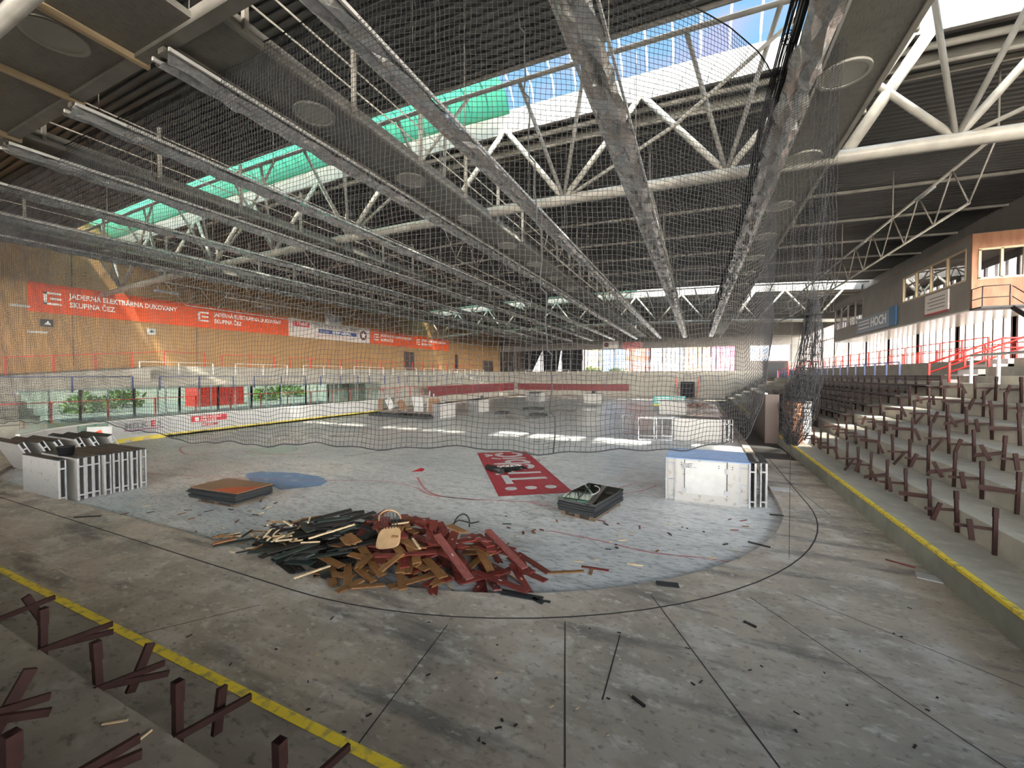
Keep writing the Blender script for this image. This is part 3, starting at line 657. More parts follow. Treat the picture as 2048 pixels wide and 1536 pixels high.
mb = MB(); sv = [(BX + .038, 40.75 + (.5 if k % 2 == 0 else .2) * math.sin(k * PI / 5), 8.78 + (.5 if k % 2 == 0 else .2) * math.cos(k * PI / 5)) for k in range(10)]
mb.add(sv + [(BX + .038, 40.75, 8.78)], [(10, k, (k + 1) % 10) for k in range(10)]); mb.build('star', M['ink_white'], o)
# small things on the wall
def wallbox(name, y0, y1, z0, z1, m, label, cat, d=.1):
    return tag(MB().box((XL + .005, y0, z0), (XL + d, y1, z1)).build(name, m), label, cat)
p = atX(94, 646, XL + .1); o = wallbox('wall_sign', p.y - .3, p.y + .3, p.z - .25, p.z + .25, M['ink_black'], 'small dark sign below the orange banner at far left', 'sign')
mb = MB(); mb.add([(XL + .104, p.y - .15, p.z - .12), (XL + .104, p.y + .2, p.z - .12), (XL + .104, p.y + .05, p.z + .15)], [(0, 1, 2)]); mb.build('arrow', M['ink_white'], o)
p = atX(303, 663, XL + .1); o = wallbox('wall_sign', p.y - .28, p.y + .28, p.z - .25, p.z + .25, M['white'], 'small white sign with a black dot on the wooden wall', 'sign'); MB().disc((XL + .1, p.y, p.z), .11, .01, 14, 'x').build('dot', M['ink_black'], o)
for u, v, L_, lb in ((40, 611, .9, 'small pale wall lamp left of the orange banner'), (76, 664, .9, 'small pale lamp strip under the dark wall sign')):
    p = atX(u, v, XL + .1); wallbox('wall_lamp', p.y - L_ / 2, p.y + L_ / 2, p.z - .07, p.z + .07, M['white'], lb, 'lamp')
p = atX(671, 640, XL + .6); o = tag(MB().box((XL + .01, p.y - .9, p.z - .6), (XL + .55, p.y + .9, p.z + .6)).build('wall_clock_box', M['white']), 'white box with clock hands above the white banner', 'clock')
MB().bar((XL + .56, p.y, p.z), (XL + .56, p.y + .35, p.z + .35), .03, .06).build('hand', M['black'], o); MB().bar((XL + .56, p.y, p.z), (XL + .56, p.y + .1, p.z - .3), .03, .06).build('hand', M['black'], o)
for k, (ya, yb, zt) in enumerate(((48.9, 51.3, 7.1), (63.0, 63.8, 7.3), (73.5, 78, 6.6))):
    o = struct('door_%d' % (k + 1), MB().box((XL + .005, ya, 4.3), (XL + .09, yb, zt)), M['doorwood'])
    if k == 0:
        for s in (0, 1): MB().box((XL + .09, ya + .1 + 1.15 * s, 4.4), (XL + .12, ya + 1.15 + 1.15 * s, zt - .1)).build('door_leaf', M['doorwood'], o)
        MB().box((XL + .12, 50.0, 5.3), (XL + .16, 50.04, 5.5)).build('door_handle', M['galv'], o)
mb = MB(); mb.box((XL, YF + 2.4, 3.6), (-33.6, YF + 2.6, 8.8)); mb.box((-33.8, YF + .2, 3.6), (-33.6, YF + 2.4, 8.8)); mb.box((XL, YF + .2, 8.7), (-33.6, YF + 2.6, 8.9)); mb.box((XL - .2, YF + .2, 3.6), (XL, YF + 2.6, 8.8)); struct('wall_recess', mb, M['doorwood'])
# ------------------------------------------------------------------ things at the far wall
for k in range(3):
    x0 = -34.0 + 4.2 * k
    mb = MB(); vs = []; nn = 14; W_ = (4.1, 4.0, 4.3)[k]; rr = random.Random(k)
    for j in range(6):
        for i in range(nn + 1):
            t = i / nn; z = 8.7 - 4.4 * j / 5 * (1 if k != 1 else (1 - .0 * t)); sh = (.9 * (j / 5) * (t - .2) if k == 1 else 0)
            vs.append((x0 + W_ * t * (1 - (.55 * j / 5 if k == 0 else 0)) - sh, YF - .25 + .09 * math.sin(t * 30 + k), z))
    mb.add(vs, [(j * (nn + 1) + i, j * (nn + 1) + i + 1, (j + 1) * (nn + 1) + i + 1, (j + 1) * (nn + 1) + i) for j in range(5) for i in range(nn)], True)
    tag(mb.build('curtain', M['curtain']), ('black curtain on the far windows, leftmost and pulled aside', 'black curtain on the far windows, middle one hanging askew', 'black curtain on the far windows, rightmost beside the bright panes')[k], 'curtain', 'black curtains at the far windows')
for k in range(18):
    x = -39 + 3.05 * k; q = MB().box((x - .07, YF - .5, 4.3), (x + .07, YF - .36, 8.9)); 
    if k < 15: tag(q.build('window_post', M['steel_dark']), 'grey steel post in front of the far windows, %s from the left' % ORD[k], 'post', 'posts at the far windows')
o = thing('roof_truss', 'flat grey truss along the top of the far window wall', 'roof truss', (0, YF - .6, 0))
MB().bar((XL, 0, 8.75), (XR, 0, 8.75), .12, .14).build('bottom_chord', M['steel_dark'], o); MB().bar((XL, 0, 10.2), (XR, 0, 10.2), .12, .14).build('top_chord', M['steel_dark'], o)
mb = MB()
for k in range(18):
    x = -39.6 + 3.05 * k; mb.bar((x, 0, 8.8), (x + 1.5, 0, 10.15), .06, .06); mb.bar((x + 1.5, 0, 10.15), (x + 3.05, 0, 8.8), .06, .06)
mb.build('lattice', M['steel_dark'], o)
p = atY(1222, 688, YF - .75); o = tag(MB().box((p.x - 1.6, YF - .70, 8.8), (p.x + 1.5, YF - .66, 10.2)).build('hanging_sign', M['bannerwhite']), 'pale sign with a dark round emblem hanging at the far truss', 'sign'); MB().disc((p.x - .9, YF - .705, 9.5), .45, -.01, 20, 'y').build('emblem', M['star'], o)
p = atY(1263, 688, YF - .75); o = tag(MB().box((p.x - 1.9, YF - .70, 8.6), (p.x + 2.0, YF - .66, 9.9)).build('hanging_sign', M['ink_pink']), 'faded pink sign hanging at the far truss beside the round emblem', 'sign')
for z in (9.0, 9.3, 9.6): MB().box((p.x - 1.5, YF - .71, z), (p.x + 1.6, YF - .705, z + .1)).build('text_line', M['ink_red'], o)
# ------------------------------------------------------------------ press cabin
CX = 12.6; cy0, cy1, cz0, cz1 = 28.6, 51.3, 6.85, 10.6
o = thing('press_cabin', 'long brown cabin on the right stand with a timber end wall', 'cabin', (0, 0, 0))
MB().box((CX, cy0, cz0), (XR - .02, cy1, cz0 + .12)).build('soffit', M['soffit'], o)
MB().box((CX, cy0, cz1), (XR - .02, cy1, cz1 + .15)).build('roof', M['tan'], o)
mb = MB(); segs = []
def cabY(u): return atX(u, 600, CX).y
ww = [(1668, 1726, 8.05), (1806, 1936, 8.55)]; mb.box((CX, cy0, cz0 + .12), (CX + .12, cy1, 8.05)); mb.box((CX, cy0, 10.1), (CX + .12, cy1, cz1))
mb.box((CX, cabY(1806), 8.05), (CX + .12, cabY(1726), 10.1)); mb.box((CX, cy0, 8.05), (CX + .12, cabY(1806), 8.5)); mb.box((CX, cy0, 8.5), (CX + .12, cabY(1930), 10.1))
mb.build('front_wall', M['tan2'], o)
def cwin(y0, y1, z0, z1, cols, fm='frame_pale'):
    q = MB()
    for k in range(cols + 1): y = y0 + (y1 - y0) * k / cols; q.box((CX - .02, y - .05, z0), (CX + .1, y + .05, z1))
    for z in (z0, z1): q.box((CX - .02, y0, z - .04), (CX + .1, y1, z + .04))
    f_ = q.build('window_frame', M[fm], o); g_ = MB(); g_.add([(CX + .05, y0, z0), (CX + .05, y1, z0), (CX + .05, y1, z1), (CX + .05, y0, z1)], [(0, 1, 2, 3)]); g_.build('pane', M['glass_dark'], f_)
cwin(cabY(1930), cabY(1806), 8.5, 10.1, 4); cwin(cabY(1726), cy1 - .1, 8.05, 10.1, 4, 'frame')
MB().box((CX - .04, cy0, cz0), (CX, cy1, cz0 + .06)).build('edge_strip', M['white_paint'], o)
MB().box((CX + .0, cy0, cz0), (CX + .06, cy0 + .0, cz1))
mb = MB()   # timber end wall with an opening for the window
wx0, wx1, wz0, wz1 = atY(1957, 520, cy0).x, atY(2047, 520, cy0).x, 8.45, 9.9
mb.box((CX - .03, cy0 - .1, cz0 + .1), (XR, cy0, wz0)); mb.box((CX - .03, cy0 - .1, wz1), (XR, cy0, cz1 + .1)); mb.box((CX - .03, cy0 - .1, wz0), (wx0, cy0, wz1)); mb.box((wx1, cy0 - .1, wz0), (XR, cy0, wz1)); mb.build('end_wall', M['osb'], o)
q = MB()
for x in (wx0, (wx0 + wx1) / 2, wx1): q.box((x - .05, cy0 - .13, wz0), (x + .05, cy0 - .02, wz1))
for z in (wz0, wz1): q.box((wx0 - .05, cy0 - .13, z - .05), (wx1 + .05, cy0 - .02, z + .05))
f_ = q.build('window_frame', M['frame_pale'], o); g_ = MB(); g_.add([(wx0, cy0 - .05, wz0), (wx1, cy0 - .05, wz0), (wx1, cy0 - .05, wz1), (wx0, cy0 - .05, wz1)], [(0, 1, 2, 3)]); g_.build('pane', M['glass_dark'], f_)
MB().box((CX + .2, cy0 + .1, cz0 + .15), (XR - .1, cy1 - .1, cz0 + .2)).build('cabin_floor', M['tan'], o)
# signs on the cabin
ya, yb = cabY(1783), cabY(1718)
o = thing('sign_board', 'grey blue sign board reading HOCH on the cabin front', 'sign', (0, 0, 0))
MB().box((CX - .12, ya, 7.1), (CX - .04, yb, 8.3)).build('board', mat('grey blue sign', (.22, .26, .32), .5), o); MB().box((CX - .12, cabY(1796), 7.1), (CX - .04, ya, 8.45)).build('blue_panel', mat('blue sign panel', (.03, .13, .28), .5), o)
text('lettering', 'HOCH', .95, M['ink_white'], (CX - .13, cabY(1746), 7.45), RIGHT, o, sx=1.05, bold=.03)
for z in (7.45, 7.75, 8.0): MB().box((CX - .13, cabY(1743), z), (CX - .12, cabY(1722), z + .08)).build('text_line', M['ink_white'], o)
o = thing('banner', 'pale wrinkled banner hung on the cabin front near its timber end', 'banner', (0, 0, 0)); ya, yb = cabY(1899), cabY(1853)
MB().box((CX - .07, ya, 7.25), (CX - .002, yb, 8.35)).build('cloth', M['bannerwhite'], o)
for k, z in enumerate((7.45, 7.65, 7.85, 8.05)): MB().box((CX - .075, ya + .3, z), (CX - .07, yb - .3 - .2 * (k % 2), z + .06)).build('text_line', M['ink_grey'], o)
MB().box((CX - .075, ya, 7.15), (CX - .06, yb, 7.25)).build('hem', M['ink_red'], o)
# landing and stairs at the timber end
o = thing('steel_staircase', 'black steel staircase with landing at the timber cabin end', 'staircase', (0, 0, 0)); K = M['black']
MB().box((CX - .1, cy0 - 1.1, cz0), (CX + 2.2, cy0 - .12, cz0 + .08)).build('landing', K, o)
for h in (.5, 1.05): MB().tube([(CX - .05, cy0 - .15, cz0 + h), (CX - .05, cy0 - 1.05, cz0 + h), (CX + .9, cy0 - 1.05, cz0 + h)], .022, 5).build('handrail', K, o)
for x, y in ((CX - .05, cy0 - .2), (CX - .05, cy0 - 1.05), (CX + .9, cy0 - 1.05)): MB().tube([(x, y, cz0), (x, y, cz0 + 1.05)], .022, 5).build('post', K, o)
A = Vector((CX + 1.0, cy0 - 1.0, cz0)); Bq = Vector((CX + 1.6, cy0 - 4.3, 4.32)); off = Vector((.9, .1, 0))
for s in (Vector((0, 0, 0)), off):
    MB().bar(A + s, Bq + s, .05, .2).build('stringer', K, o); MB().tube([A + s + Vector((0, 0, 1)), Bq + s + Vector((0, 0, 1))], .022, 5).build('handrail', K, o); MB().tube([A + s + Vector((0, 0, .5)), Bq + s + Vector((0, 0, .5))], .018, 5).build('handrail', K, o)
for k in range(12):
    q = A + (Bq - A) * (k + .5) / 12; MB().box(q, q + Vector((.9, .26, .03))).build('tread', K, o)
# spiral/ladder tower by the far end of the cabin
o = thing('ladder', 'pale steel ladder below the far end of the cabin', 'ladder', (CX + .4, 52.0, 4.3))
for s in (0, .7): MB().tube([(s - .4, 0, 0), (s + .1, 0, 2.8)], .03, 5).build('stile', M['steel'], o)
for k in range(9): MB().tube([(-.4 + .05 * k, 0, .2 + .3 * k), (.3 + .05 * k, 0, .2 + .3 * k)], .018, 5).build('rung', M['steel'], o)
# ------------------------------------------------------------------ seat brackets
def bracket(v):
    o = thing('seat_bracket', 'x', 'seat bracket')
    MB().box((-.025, -.028, 0), (.025, .028, .80)).box((-.03, -.033, .64), (.03, .033, .80)).build('post', M['brown'], o)
    rr = random.Random(v)
    if v != 3:
        y = .04; tip = Vector((-.46, y + rr.uniform(-.05, .12), .38 + rr.uniform(-.09, .06)))
        MB().bar((.05, y, .42), tip, .03, .05).build('arm', M['brown'], o)
        if v in (2, 4): MB().bar((.0, y - .05, .40), tip + Vector((.02, rr.uniform(.05, .18), -.06)), .03, .05).build('arm', M['brown'], o)
    if v in (0, 1, 4, 3):
        a = rr.uniform(-.12, .12); MB().bar((-.29 - a, .0, .20), (-.29 + a, .01, .55), .035, .07).build('foot', M['brown'], o)
    if v == 5: MB().bar((-.12, -.02, .42), (-.36, -.02, .05), .03, .06).build('foot', M['brown'], o)
    return o
protos = [bracket(v) for v in range(6)]; pk = [kids(o) for o in protos]; used = set()
def put_bracket(x, y, z, rz, label, grp, v):
    r = (random.uniform(-.03, .03), random.uniform(-.03, .03), rz + random.uniform(-.1, .1))
    if v not in used: used.add(v); o = protos[v]; o.location = (x, y, z); o.rotation_euler = r; o['label'] = label; o['group'] = grp
    else: dup(protos[v], (x, y, z), r, label, grp, pk[v])
RN = ['lowest', 'second', 'third', 'fourth', 'fifth', 'top']; vi = 0
for i in range(6):
    X = 3.78 + .86 * (i + 1) - .032; Z = .55 + .44 * i; y = (9.64, 9.72, 9.8, 9.9, 10.0, 10.1)[i]; cnt = 0
    while y < 21.6:
        r_ = X * math.cos(TH) + y * math.sin(TH); d_ = y * math.cos(TH) - X * math.sin(TH)
        if 1024 + F * r_ / d_ < 2090:
            put_bracket(X, y + random.uniform(-.06, .06), Z, 0, 'brown seat bracket on the right stand, %s row, %s from near end' % (RN[i], ORD[cnt]), 'broken seat brackets of the right stand', [0, 1, 2, 0, 4, 1, 5, 3, 2, 0][vi % 10]); cnt += 1; vi += 1
        y += 1.075
for k in range(5):
    put_bracket(-2.31 - 1.14 * k, 1.652, .55, -PI / 2, 'dark red seat bracket beside the front yellow line, %s from the right' % ORD[k], 'broken seat brackets of the near stand', [5, 0, 4, 2, 1][k])
for k in range(3):
    put_bracket(-3.15 - 1.14 * k, .79, .99, -PI / 2, 'dark seat bracket in the bottom left corner, %s from the right' % ORD[k], 'broken seat brackets of the near stand second row', [2, 4, 1][k])
# intact dark seats further along the right stand
st0 = thing('bench_seat', 'x', 'seat')
MB().box((-.02, -.5, .62), (.03, .5, .70)).box((-.02, -.5, .72), (.03, .5, .84)).build('backrest', M['seat_dark'], st0)
MB().box((-.46, -.5, .40), (-.27, .5, .44)).box((-.25, -.5, .40), (-.06, .5, .44)).build('seat', M['seat_dark'], st0)
MB().box((-.03, -.53, 0), (.03, -.47, .84)).build('post', M['brown'], st0)
MB().box((-.42, -.53, .34), (-.03, -.49, .40)).build('seat_support', M['brown'], st0)
sk = kids(st0); first = True
for i in range(6):
    X = 3.78 + .86 * (i + 1) - .032; Z = .55 + .44 * i; y = 22.4 + (3 if i < 2 else 0); cnt = 0
    y += (1.4 - .25 * i) * (i > 1)
    while y < 44:
        lb = 'dark intact wooden seat on the right stand, %s row, %s from the broken rows' % (RN[i], ORD[cnt]); 
        if first: st0.location = (X, y, Z); st0['label'] = lb; st0['group'] = 'intact dark seats of the right stand'; first = False
        else: dup(st0, (X, y, Z), None, lb, 'intact dark seats of the right stand', sk)
        y += 1.03; cnt += 1
# ------------------------------------------------------------------ team box behind the rink edge
o = thing('team_box', 'brown timber team box with white top edge beyond the black net', 'team box', (3.15, 24.2, FZ))
MB().box((0, 0, 0), (.06, 6.5, 2.5)).build('front_wall', M['doorwood'], o); MB().box((-.02, 0, 2.5), (.1, 6.5, 2.57)).build('cap', M['white_paint'], o); MB().box((.06, 0, 0), (.6, .06, 2.5)).build('end_wall', M['doorwood'], o)
o = thing('team_box', 'small timber box with white end panel at the start of the intact seats', 'team box', (3.95, 21.9, .55))
MB().box((0, 0, 0), (.06, 2.2, 1.85)).build('front_wall', M['osb'], o); MB().box((.06, 0, 0), (.36, .05, 1.85)).build('side_wall', M['osb'], o); MB().box((.36, -.01, 0), (.66, .05, 1.88)).build('end_panel', M['white'], o)
o = thing('shed', 'dark brown cabinet block in the far right corner of the stands', 'cabinet', (9.2, 62, 3.2)); MB().box((-1.2, 0, 0), (1.3, 2.4, 2.2)).build('body', M['doorwood'], o); MB().box((-.9, -.04, .1), (.9, 0, 2)).build('door', M['black'], o)
# ------------------------------------------------------------------ board panels: one builder
def panel(m='white', rib=True, L=2.3, H=1.2, T=.17):
    """a rink board section standing on edge: face at y=0, frame ribs behind (towards +y), long along x"""
    o = thing('board_panel', 'x', 'board panel')
    MB().box((0, 0, 0), (L, .018, H)).build('face', M[m], o)
    q = MB(); w_ = .045
    for x in (0, L - w_): q.box((x, .018, 0), (x + w_, .05, H)); q.box((x, T - .035, 0), (x + w_, T, H)); q.box((x, .05, .12), (x + w_, T - .035, .165)); q.box((x, .05, H - .26), (x + w_, T - .035, H - .215))
    q.box((w_, .02, .12), (L - w_, .06, .16)); q.box((w_, .02, H - .26), (L - w_, .06, H - .22)); q.box((w_, .02, H / 2), (L - w_, .05, H / 2 + .04)); q.build('frame', M['galv'], o)
    MB().box((0, 0, H), (L, T, H + .03)).build('cap', M['black'], o)
    return o
pa = panel('white_dirty'); pak = kids(pa); pused = [False]
def put_panel(loc, rot, label, grp, sc=None):
    if not pused[0]: pused[0] = True; pa.location = loc; pa.rotation_euler = rot; pa['label'] = label; pa['group'] = grp; o = pa
    else: o = dup(pa, loc, rot, label, grp, pak)
    return o
# near left: nine panels standing one behind another
ys = [5.05, 5.42, 5.62, 5.82, 6.0, 6.2, 6.42, 6.68, 6.92]
for k, y in enumerate(ys):
    put_panel((-18.5 + random.uniform(-.05, .05), y, 0 if y > 5.3 else FZ * 0), (0, 0, random.uniform(-.015, .015)), 'white rink board panel standing in the row at left, %s from the left end' % ORD[k], 'standing board panels at left')
o = thing('bucket', 'black plastic bucket standing on the row of white panels', 'bucket', (-16.9, 5.45, 1.235))
vs = []; nn = 20
for (r, z) in ((.15, 0), (.2, .26), (.215, .27), (.19, .265), (.14, .02)): vs += [(r * math.cos(2 * PI * k / nn), r * math.sin(2 * PI * k / nn), z) for k in range(nn)]
MB().add(vs, [(j * nn + k, j * nn + (k + 1) % nn, (j + 1) * nn + (k + 1) % nn, (j + 1) * nn + k) for j in range(4) for k in range(nn)] + [tuple(range(nn))[::-1], tuple(range(4 * nn, 5 * nn))], True).build('shell', M['black'], o)
# leaning panels by the corner boards
for k in range(6):
    put_panel((-23.8 + .05 * k, 6.25 + .45 * k, .07), (.40 + .03 * (k % 3), 0, random.uniform(-.03, .03)), 'leaning white board section in the left corner, %s from the left' % ORD[k], 'leaning board sections in the left corner')
o = tag(MB().box((0, 0, 0), (.9, .03, 1.1)).build('picture_board', M['white'], None, (-26.4, 9.2, .02)), 'white board with a red shape standing by the green advert', 'board'); o.rotation_euler = (-.12, 0, .9)
MB().add([(.4, -.004, .35), (.5, -.004, .33), (.6, -.004, .7), (.5, -.004, .95), (.3, -.004, .85)], [(0, 1, 2, 3, 4)]).build('red_shape', M['orange'], o)
# white gate panels at right: six sections stacked, facing the camera
o = thing('gate_panel', 'white rink gate panel with hatch facing the camera at right', 'gate panel', (-.82, 12.62, 0)); W_, H_ = 2.1, 1.2
MB().box((.3, -.03, 0), (1.86, -.01, H_)).build('face', M['white_dirty'], o)
d_ = MB().box((.52, -.05, .25), (1.56, -.032, H_ - .04)).build('hatch', M['white'], o)
for x, z in ((.5, 1.02), (.5, .33), (1.56, .95), (1.56, .35)): MB().box((x - .04, -.075, z - .07), (x + .06, -.05, z + .07)).build('hinge', M['galv'], d_)
MB().box((.52, -.085, .98), (.82, -.06, 1.01)).box((.6, -.085, .98), (.63, -.06, 1.1)).box((.6, -.085, 1.08), (.75, -.06, 1.1)).build('latch', M['galv'], d_)
for x in (.5, 1.575): MB().box((x, -.045, .25), (x + .018, -.03, H_)).build('seam', M['black'], o)
q = MB()
for a, b in ((0, .05), (.25, .3), (1.86, 1.91), (2.1, 2.15)): q.box((a, -.03, 0), (b, .12, H_))
for z in (.06, .55, 1.02): q.box((.05, .0, z), (.25, .04, z + .05)); q.box((1.91, 0, z), (2.1, .04, z + .05))
q.build('frame', M['galv'], o); MB().box((.05, .05, 0), (2.1, .07, H_)).build('back_face', M['white_dirty'], o)
MB().box((0, -.04, H_), (2.15, .15, H_ + .03)).build('cap', M['blue_top'], o)
for x, z in ((.42, 1.1), (.42, 1.04), (.68, 1.1), (.68, 1.04), (1.38, 1.08), (1.38, 1.02), (1.71, 1.08), (1.71, 1.02)): MB().disc((x, -.035 if x < .5 or x > 1.6 else -.053, z), .014, -.006, 8, 'y').build('bolt', M['black'], o)
pb = panel('white_dirty', L=2.15); pb['label'] = 'blue capped board panel stacked behind the gate panel, first behind it'; pb['group'] = 'panels stacked behind the gate panel'; pb.location = (-.80, 12.8, 0); pbk = kids(pb)
for c_ in pbk:
    if c_.name.startswith('cap'): c_.data.materials[0] = M['blue_top']
for k in range(1, 7): dup(pb, (-.82 + random.uniform(-.03, .03), 12.8 + .215 * k, 0), None, 'blue capped board panel stacked behind the gate panel, %s behind it' % ORD[k], 'panels stacked behind the gate panel', pbk)
for k in range(2):
    o = put_panel((1.48 + .27 * k, 12.75 + .1 * k, 0), (0, 0, PI / 2 - .02), 'narrow end-on board panel right of the gate panel, %s' % ('inner', 'outer')[k], 'end-on panels beside the gate panel'); o.scale = (.62, 1, 1)
tag(MB().box((0, 0, 0), (.55, .4, .012)).build('white_sheet', M['white'], None, (2.05, 14.4, .13)), 'white sheet lying on the concrete edge behind the gate panel', 'sheet')
# second stack with open frames
for k in range(6): put_panel((-1.15, 24.4 + .22 * k, 0), (0, 0, 0), 'white board panel in the second stack behind the net, %s from the front' % ORD[k], 'second stack of board panels')
for k in range(3): o = put_panel((1.35 + .2 * k, 24.6, 0), (0, 0, PI / 2), 'end-on board panel right of the second stack, %s' % ORD[k], 'end-on panels of the second stack'); o.scale = (.7, 1, 1)
for k, (x, y, a) in enumerate(((-3.0, 23.6, .1), (-2.2, 23.9, -.05), (-4.0, 24.6, .9), (-3.6, 24.7, 1.0), (-1.8, 24.2, .3))):
    o = thing('metal_frame', 'open grey metal frame standing left of the second stack, %s' % ORD[k], 'frame', (x, y, 0), a, 'open metal frames'); q = MB(); W_ = 1.0
    for s in (0, .12):
        q.box((0, s, 0), (.05, s + .05, 1.25)); q.box((W_ - .05, s, 0), (W_, s + .05, 1.25)); q.box((.05, s, 0), (W_ - .05, s + .05, .05)); q.box((.05, s, 1.2), (W_ - .05, s + .05, 1.25)); q.box((.05, s, .2), (W_ - .05, s + .05, .24))
    for x_ in (0, W_ - .05):
        for z in (0, .6, 1.2): q.box((x_, .05, z), (x_ + .05, .12, z + .05))
    q.build('bars', M['galv'], o)
# other stacks further off: (x, y, n, rot, scale, words)
for (x, y, nn, a, words) in ((-3.2, 40, 6, 0, 'third stack far right behind the net'), (-20.2, 34, 7, PI / 2, 'stack standing at middle left of the rink'), (-19.8, 28, 4, PI / 2, 'small stack by the broken boards'),
                             (-21, 51, 10, PI / 2, 'row of panels by the far boards'), (-13.3, 51.7, 7, 0, 'pale stack at the far end of the rink')):
    for k in range(nn):
        dx, dy = (.2 * k, 0) if a else (0, .2 * k)
        put_panel((x + dx, y + dy, 0), (0, 0, a), 'board panel in the %s, %s in line' % (words, ORD[k]), words)
tag(MB().disc((-12.2, 52.3, 1.24), .25, .35, 14).build('drum', M['black']), 'small black drum on the pale stack at the far end', 'drum')
tag(MB().disc((-19.25, 35.2, 1.235), .13, .35, 14).build('canister', M['black']), 'black canister on the stack at middle left', 'canister')
# teal and yellow board section, far right
o = thing('advert_board', 'teal and white advert board with a yellow foot, far right', 'board', (-4.6, 50, 0)); MB().box((0, 0, .25), (3.4, .1, 1.2)).build('face', mat('teal print', (.08, .42, .4), .4), o); MB().box((0, -.01, 0), (1.4, .11, .25)).build('kick_plate', M['yellow_board'], o)
for k in range(3): MB().box((2.0 + .45 * k, -.01, .35), (2.3 + .45 * k, 0, 1.1)).build('white_block', M['white'], o)
for k in range(3): MB().box((.2, -.01, .45 + .25 * k), (1.8, 0, .55 + .25 * k)).build('stripe', M['ink_white'], o)
# leftover broken boards by the left side
for k in range(8):
    x, y = -27.2 + .95 * k, 29.5 + .5 * (k % 3); o = thing('broken_board', 'broken white board piece heaped beyond the left boards, %s from the left' % ORD[k], 'board piece', (x, y, .3), 0, 'broken boards heap', rot=(random.uniform(-.5, .5), random.uniform(-.6, .6), random.uniform(-.6, .6)))
    MB().box((0, 0, 0), (random.uniform(.5, 1.2), .04, random.uniform(.8, 1.5))).build('sheet', M['white' if k % 3 else 'mat_top'], o); MB().box((0, .05, -.2), (.05, .1, 1.9)).box((.45, .05, -.2), (.5, .1, 1.7)).build('strut', M['galv'], o)
for k, (x, y, L_) in enumerate(((-24, 28, 3.2), (-22.5, 27.2, 2.6), (-17, 33.5, 1.1), (-16.5, 39, 2.0), (-13.4, 33, 1.4), (-26.5, 27.6, 4.2))):
    tag(MB().box((0, 0, 0), (L_, 1.0, .22)).build('mat_stack', M['stackdark'], None, (x, y, .0)), 'low dark mat pile lying on the distant rink floor, %s' % ORD[k], 'mat', 'dark mats on the distant rink')
# orange timber heap far right
for k in range(46):
    a = random.uniform(0, 2 * PI); r = random.random() ** .5; x, y = .1 + 1.6 * r * math.cos(a), 50 + 1.3 * r * math.sin(a); z = .05 + .6 * (1 - r) * random.random() + .015 * (k % 5)
    o = MB().cbox((0, 0, 0), (random.uniform(.5, 1.1), .12, .03)).build('plank', M['osb'], None, (x, y, z)); o.rotation_euler = (random.uniform(-.2, .2), random.uniform(-.3, .3), random.uniform(0, PI)); tag(o, 'bright orange plank in the sunlit heap at the far right of the rink', 'plank', 'sunlit orange plank heap')
# ------------------------------------------------------------------ pallets with mats / glass
def pallet(name, label, cat, loc, rz, W_, D_):
    o = thing(name, label, cat, loc, rz); q = MB()
    for x in (-W_ / 2, -.07, W_ / 2 - .14): MB().box((x, -D_ / 2, .02), (x + .14, D_ / 2, .1)).build('bearer', M['pallet'], o)
    q = MB(); n_ = int(W_ / .17)
    for k in range(5): y = -D_ / 2 + (D_ - .1) * k / 4; q.box((-W_ / 2, y, .1), (W_ / 2, y + .1, .12))
    for k in range(3): y = -D_ / 2 + (D_ - .1) * k / 2; q.box((-W_ / 2, y, 0), (W_ / 2, y + .1, .02))
    q.build('boards', M['pallet'], o); return o
pl = (-12.2, 7.3, 0); pallet('pallet', 'low wooden pallet under the dark mats at left', 'pallet', pl, .05, 1.5, .9)
for k in range(9):
    sx_, sy_ = 1.95 + random.uniform(-.06, .04), 1.1 + random.uniform(-.05, .03); o = MB().box((-sx_ / 2, -sy_ / 2, 0), (sx_ / 2, sy_ / 2, .03)).build('floor_mat', M['stackdark'] if k < 8 else M['mat_top'], None, (pl[0] + random.uniform(-.03, .03), pl[1] + random.uniform(-.03, .03), .124 + .034 * k)); o.rotation_euler = (0, 0, .05 + random.uniform(-.03, .03))
    tag(o, 'dark rubber mat in the pallet stack at left, %s from the bottom' % ORD[k] if k < 8 else 'brown mat with an orange red edge topping the stack at left', 'mat', 'mats stacked on the left pallet')
MB().add([(-.1, -.56, .0305), (.97, -.56, .0305), (.97, .22, .0305), (.2, -.2, .0305)], [(0, 1, 2, 3)]).build('orange_patch', M['mat_orange'], o)
pl = (-2.55, 10.75, 0); rz = -.23; pallet('pallet', 'low pallet under the green glass stack', 'pallet', pl, rz, .95, 1.6)
for k in range(9):
    o = MB().box((-.52, -.87, 0), (.52, .87, .026)).build('dark_panel', M['stackdark'], None, (pl[0] + random.uniform(-.02, .02), pl[1] + random.uniform(-.03, .03), .124 + .03 * k)); o.rotation_euler = (0, 0, rz + random.uniform(-.02, .02)); tag(o, 'black panel edge in the stack below the green glass, %s from the bottom' % ORD[k], 'panel', 'black panels below the green glass')
for k in range(2):
    o = MB().box((-.53, -.88, 0), (.53, .88, .022)).build('glass_pane', M['glass_stack'] if k else M['glass_stack'], None, (pl[0], pl[1], .40 + .03 * k)); o.rotation_euler = (0, 0, rz); tag(o, 'greenish glass pane on the pallet stack, %s' % ('lower', 'uppermost')[k], 'glass pane', 'green glass panes')
q = MB().tube([(-.2 + .25 * math.cos(a / 4), .1 + .5 * math.sin(a / 4), .46) for a in range(-4, 7)], .012, 5).build('tape', M['white'], None, (pl[0] + .1, pl[1] + .1, 0)); tag(q, 'pale strap curling over the green glass pane', 'strap')
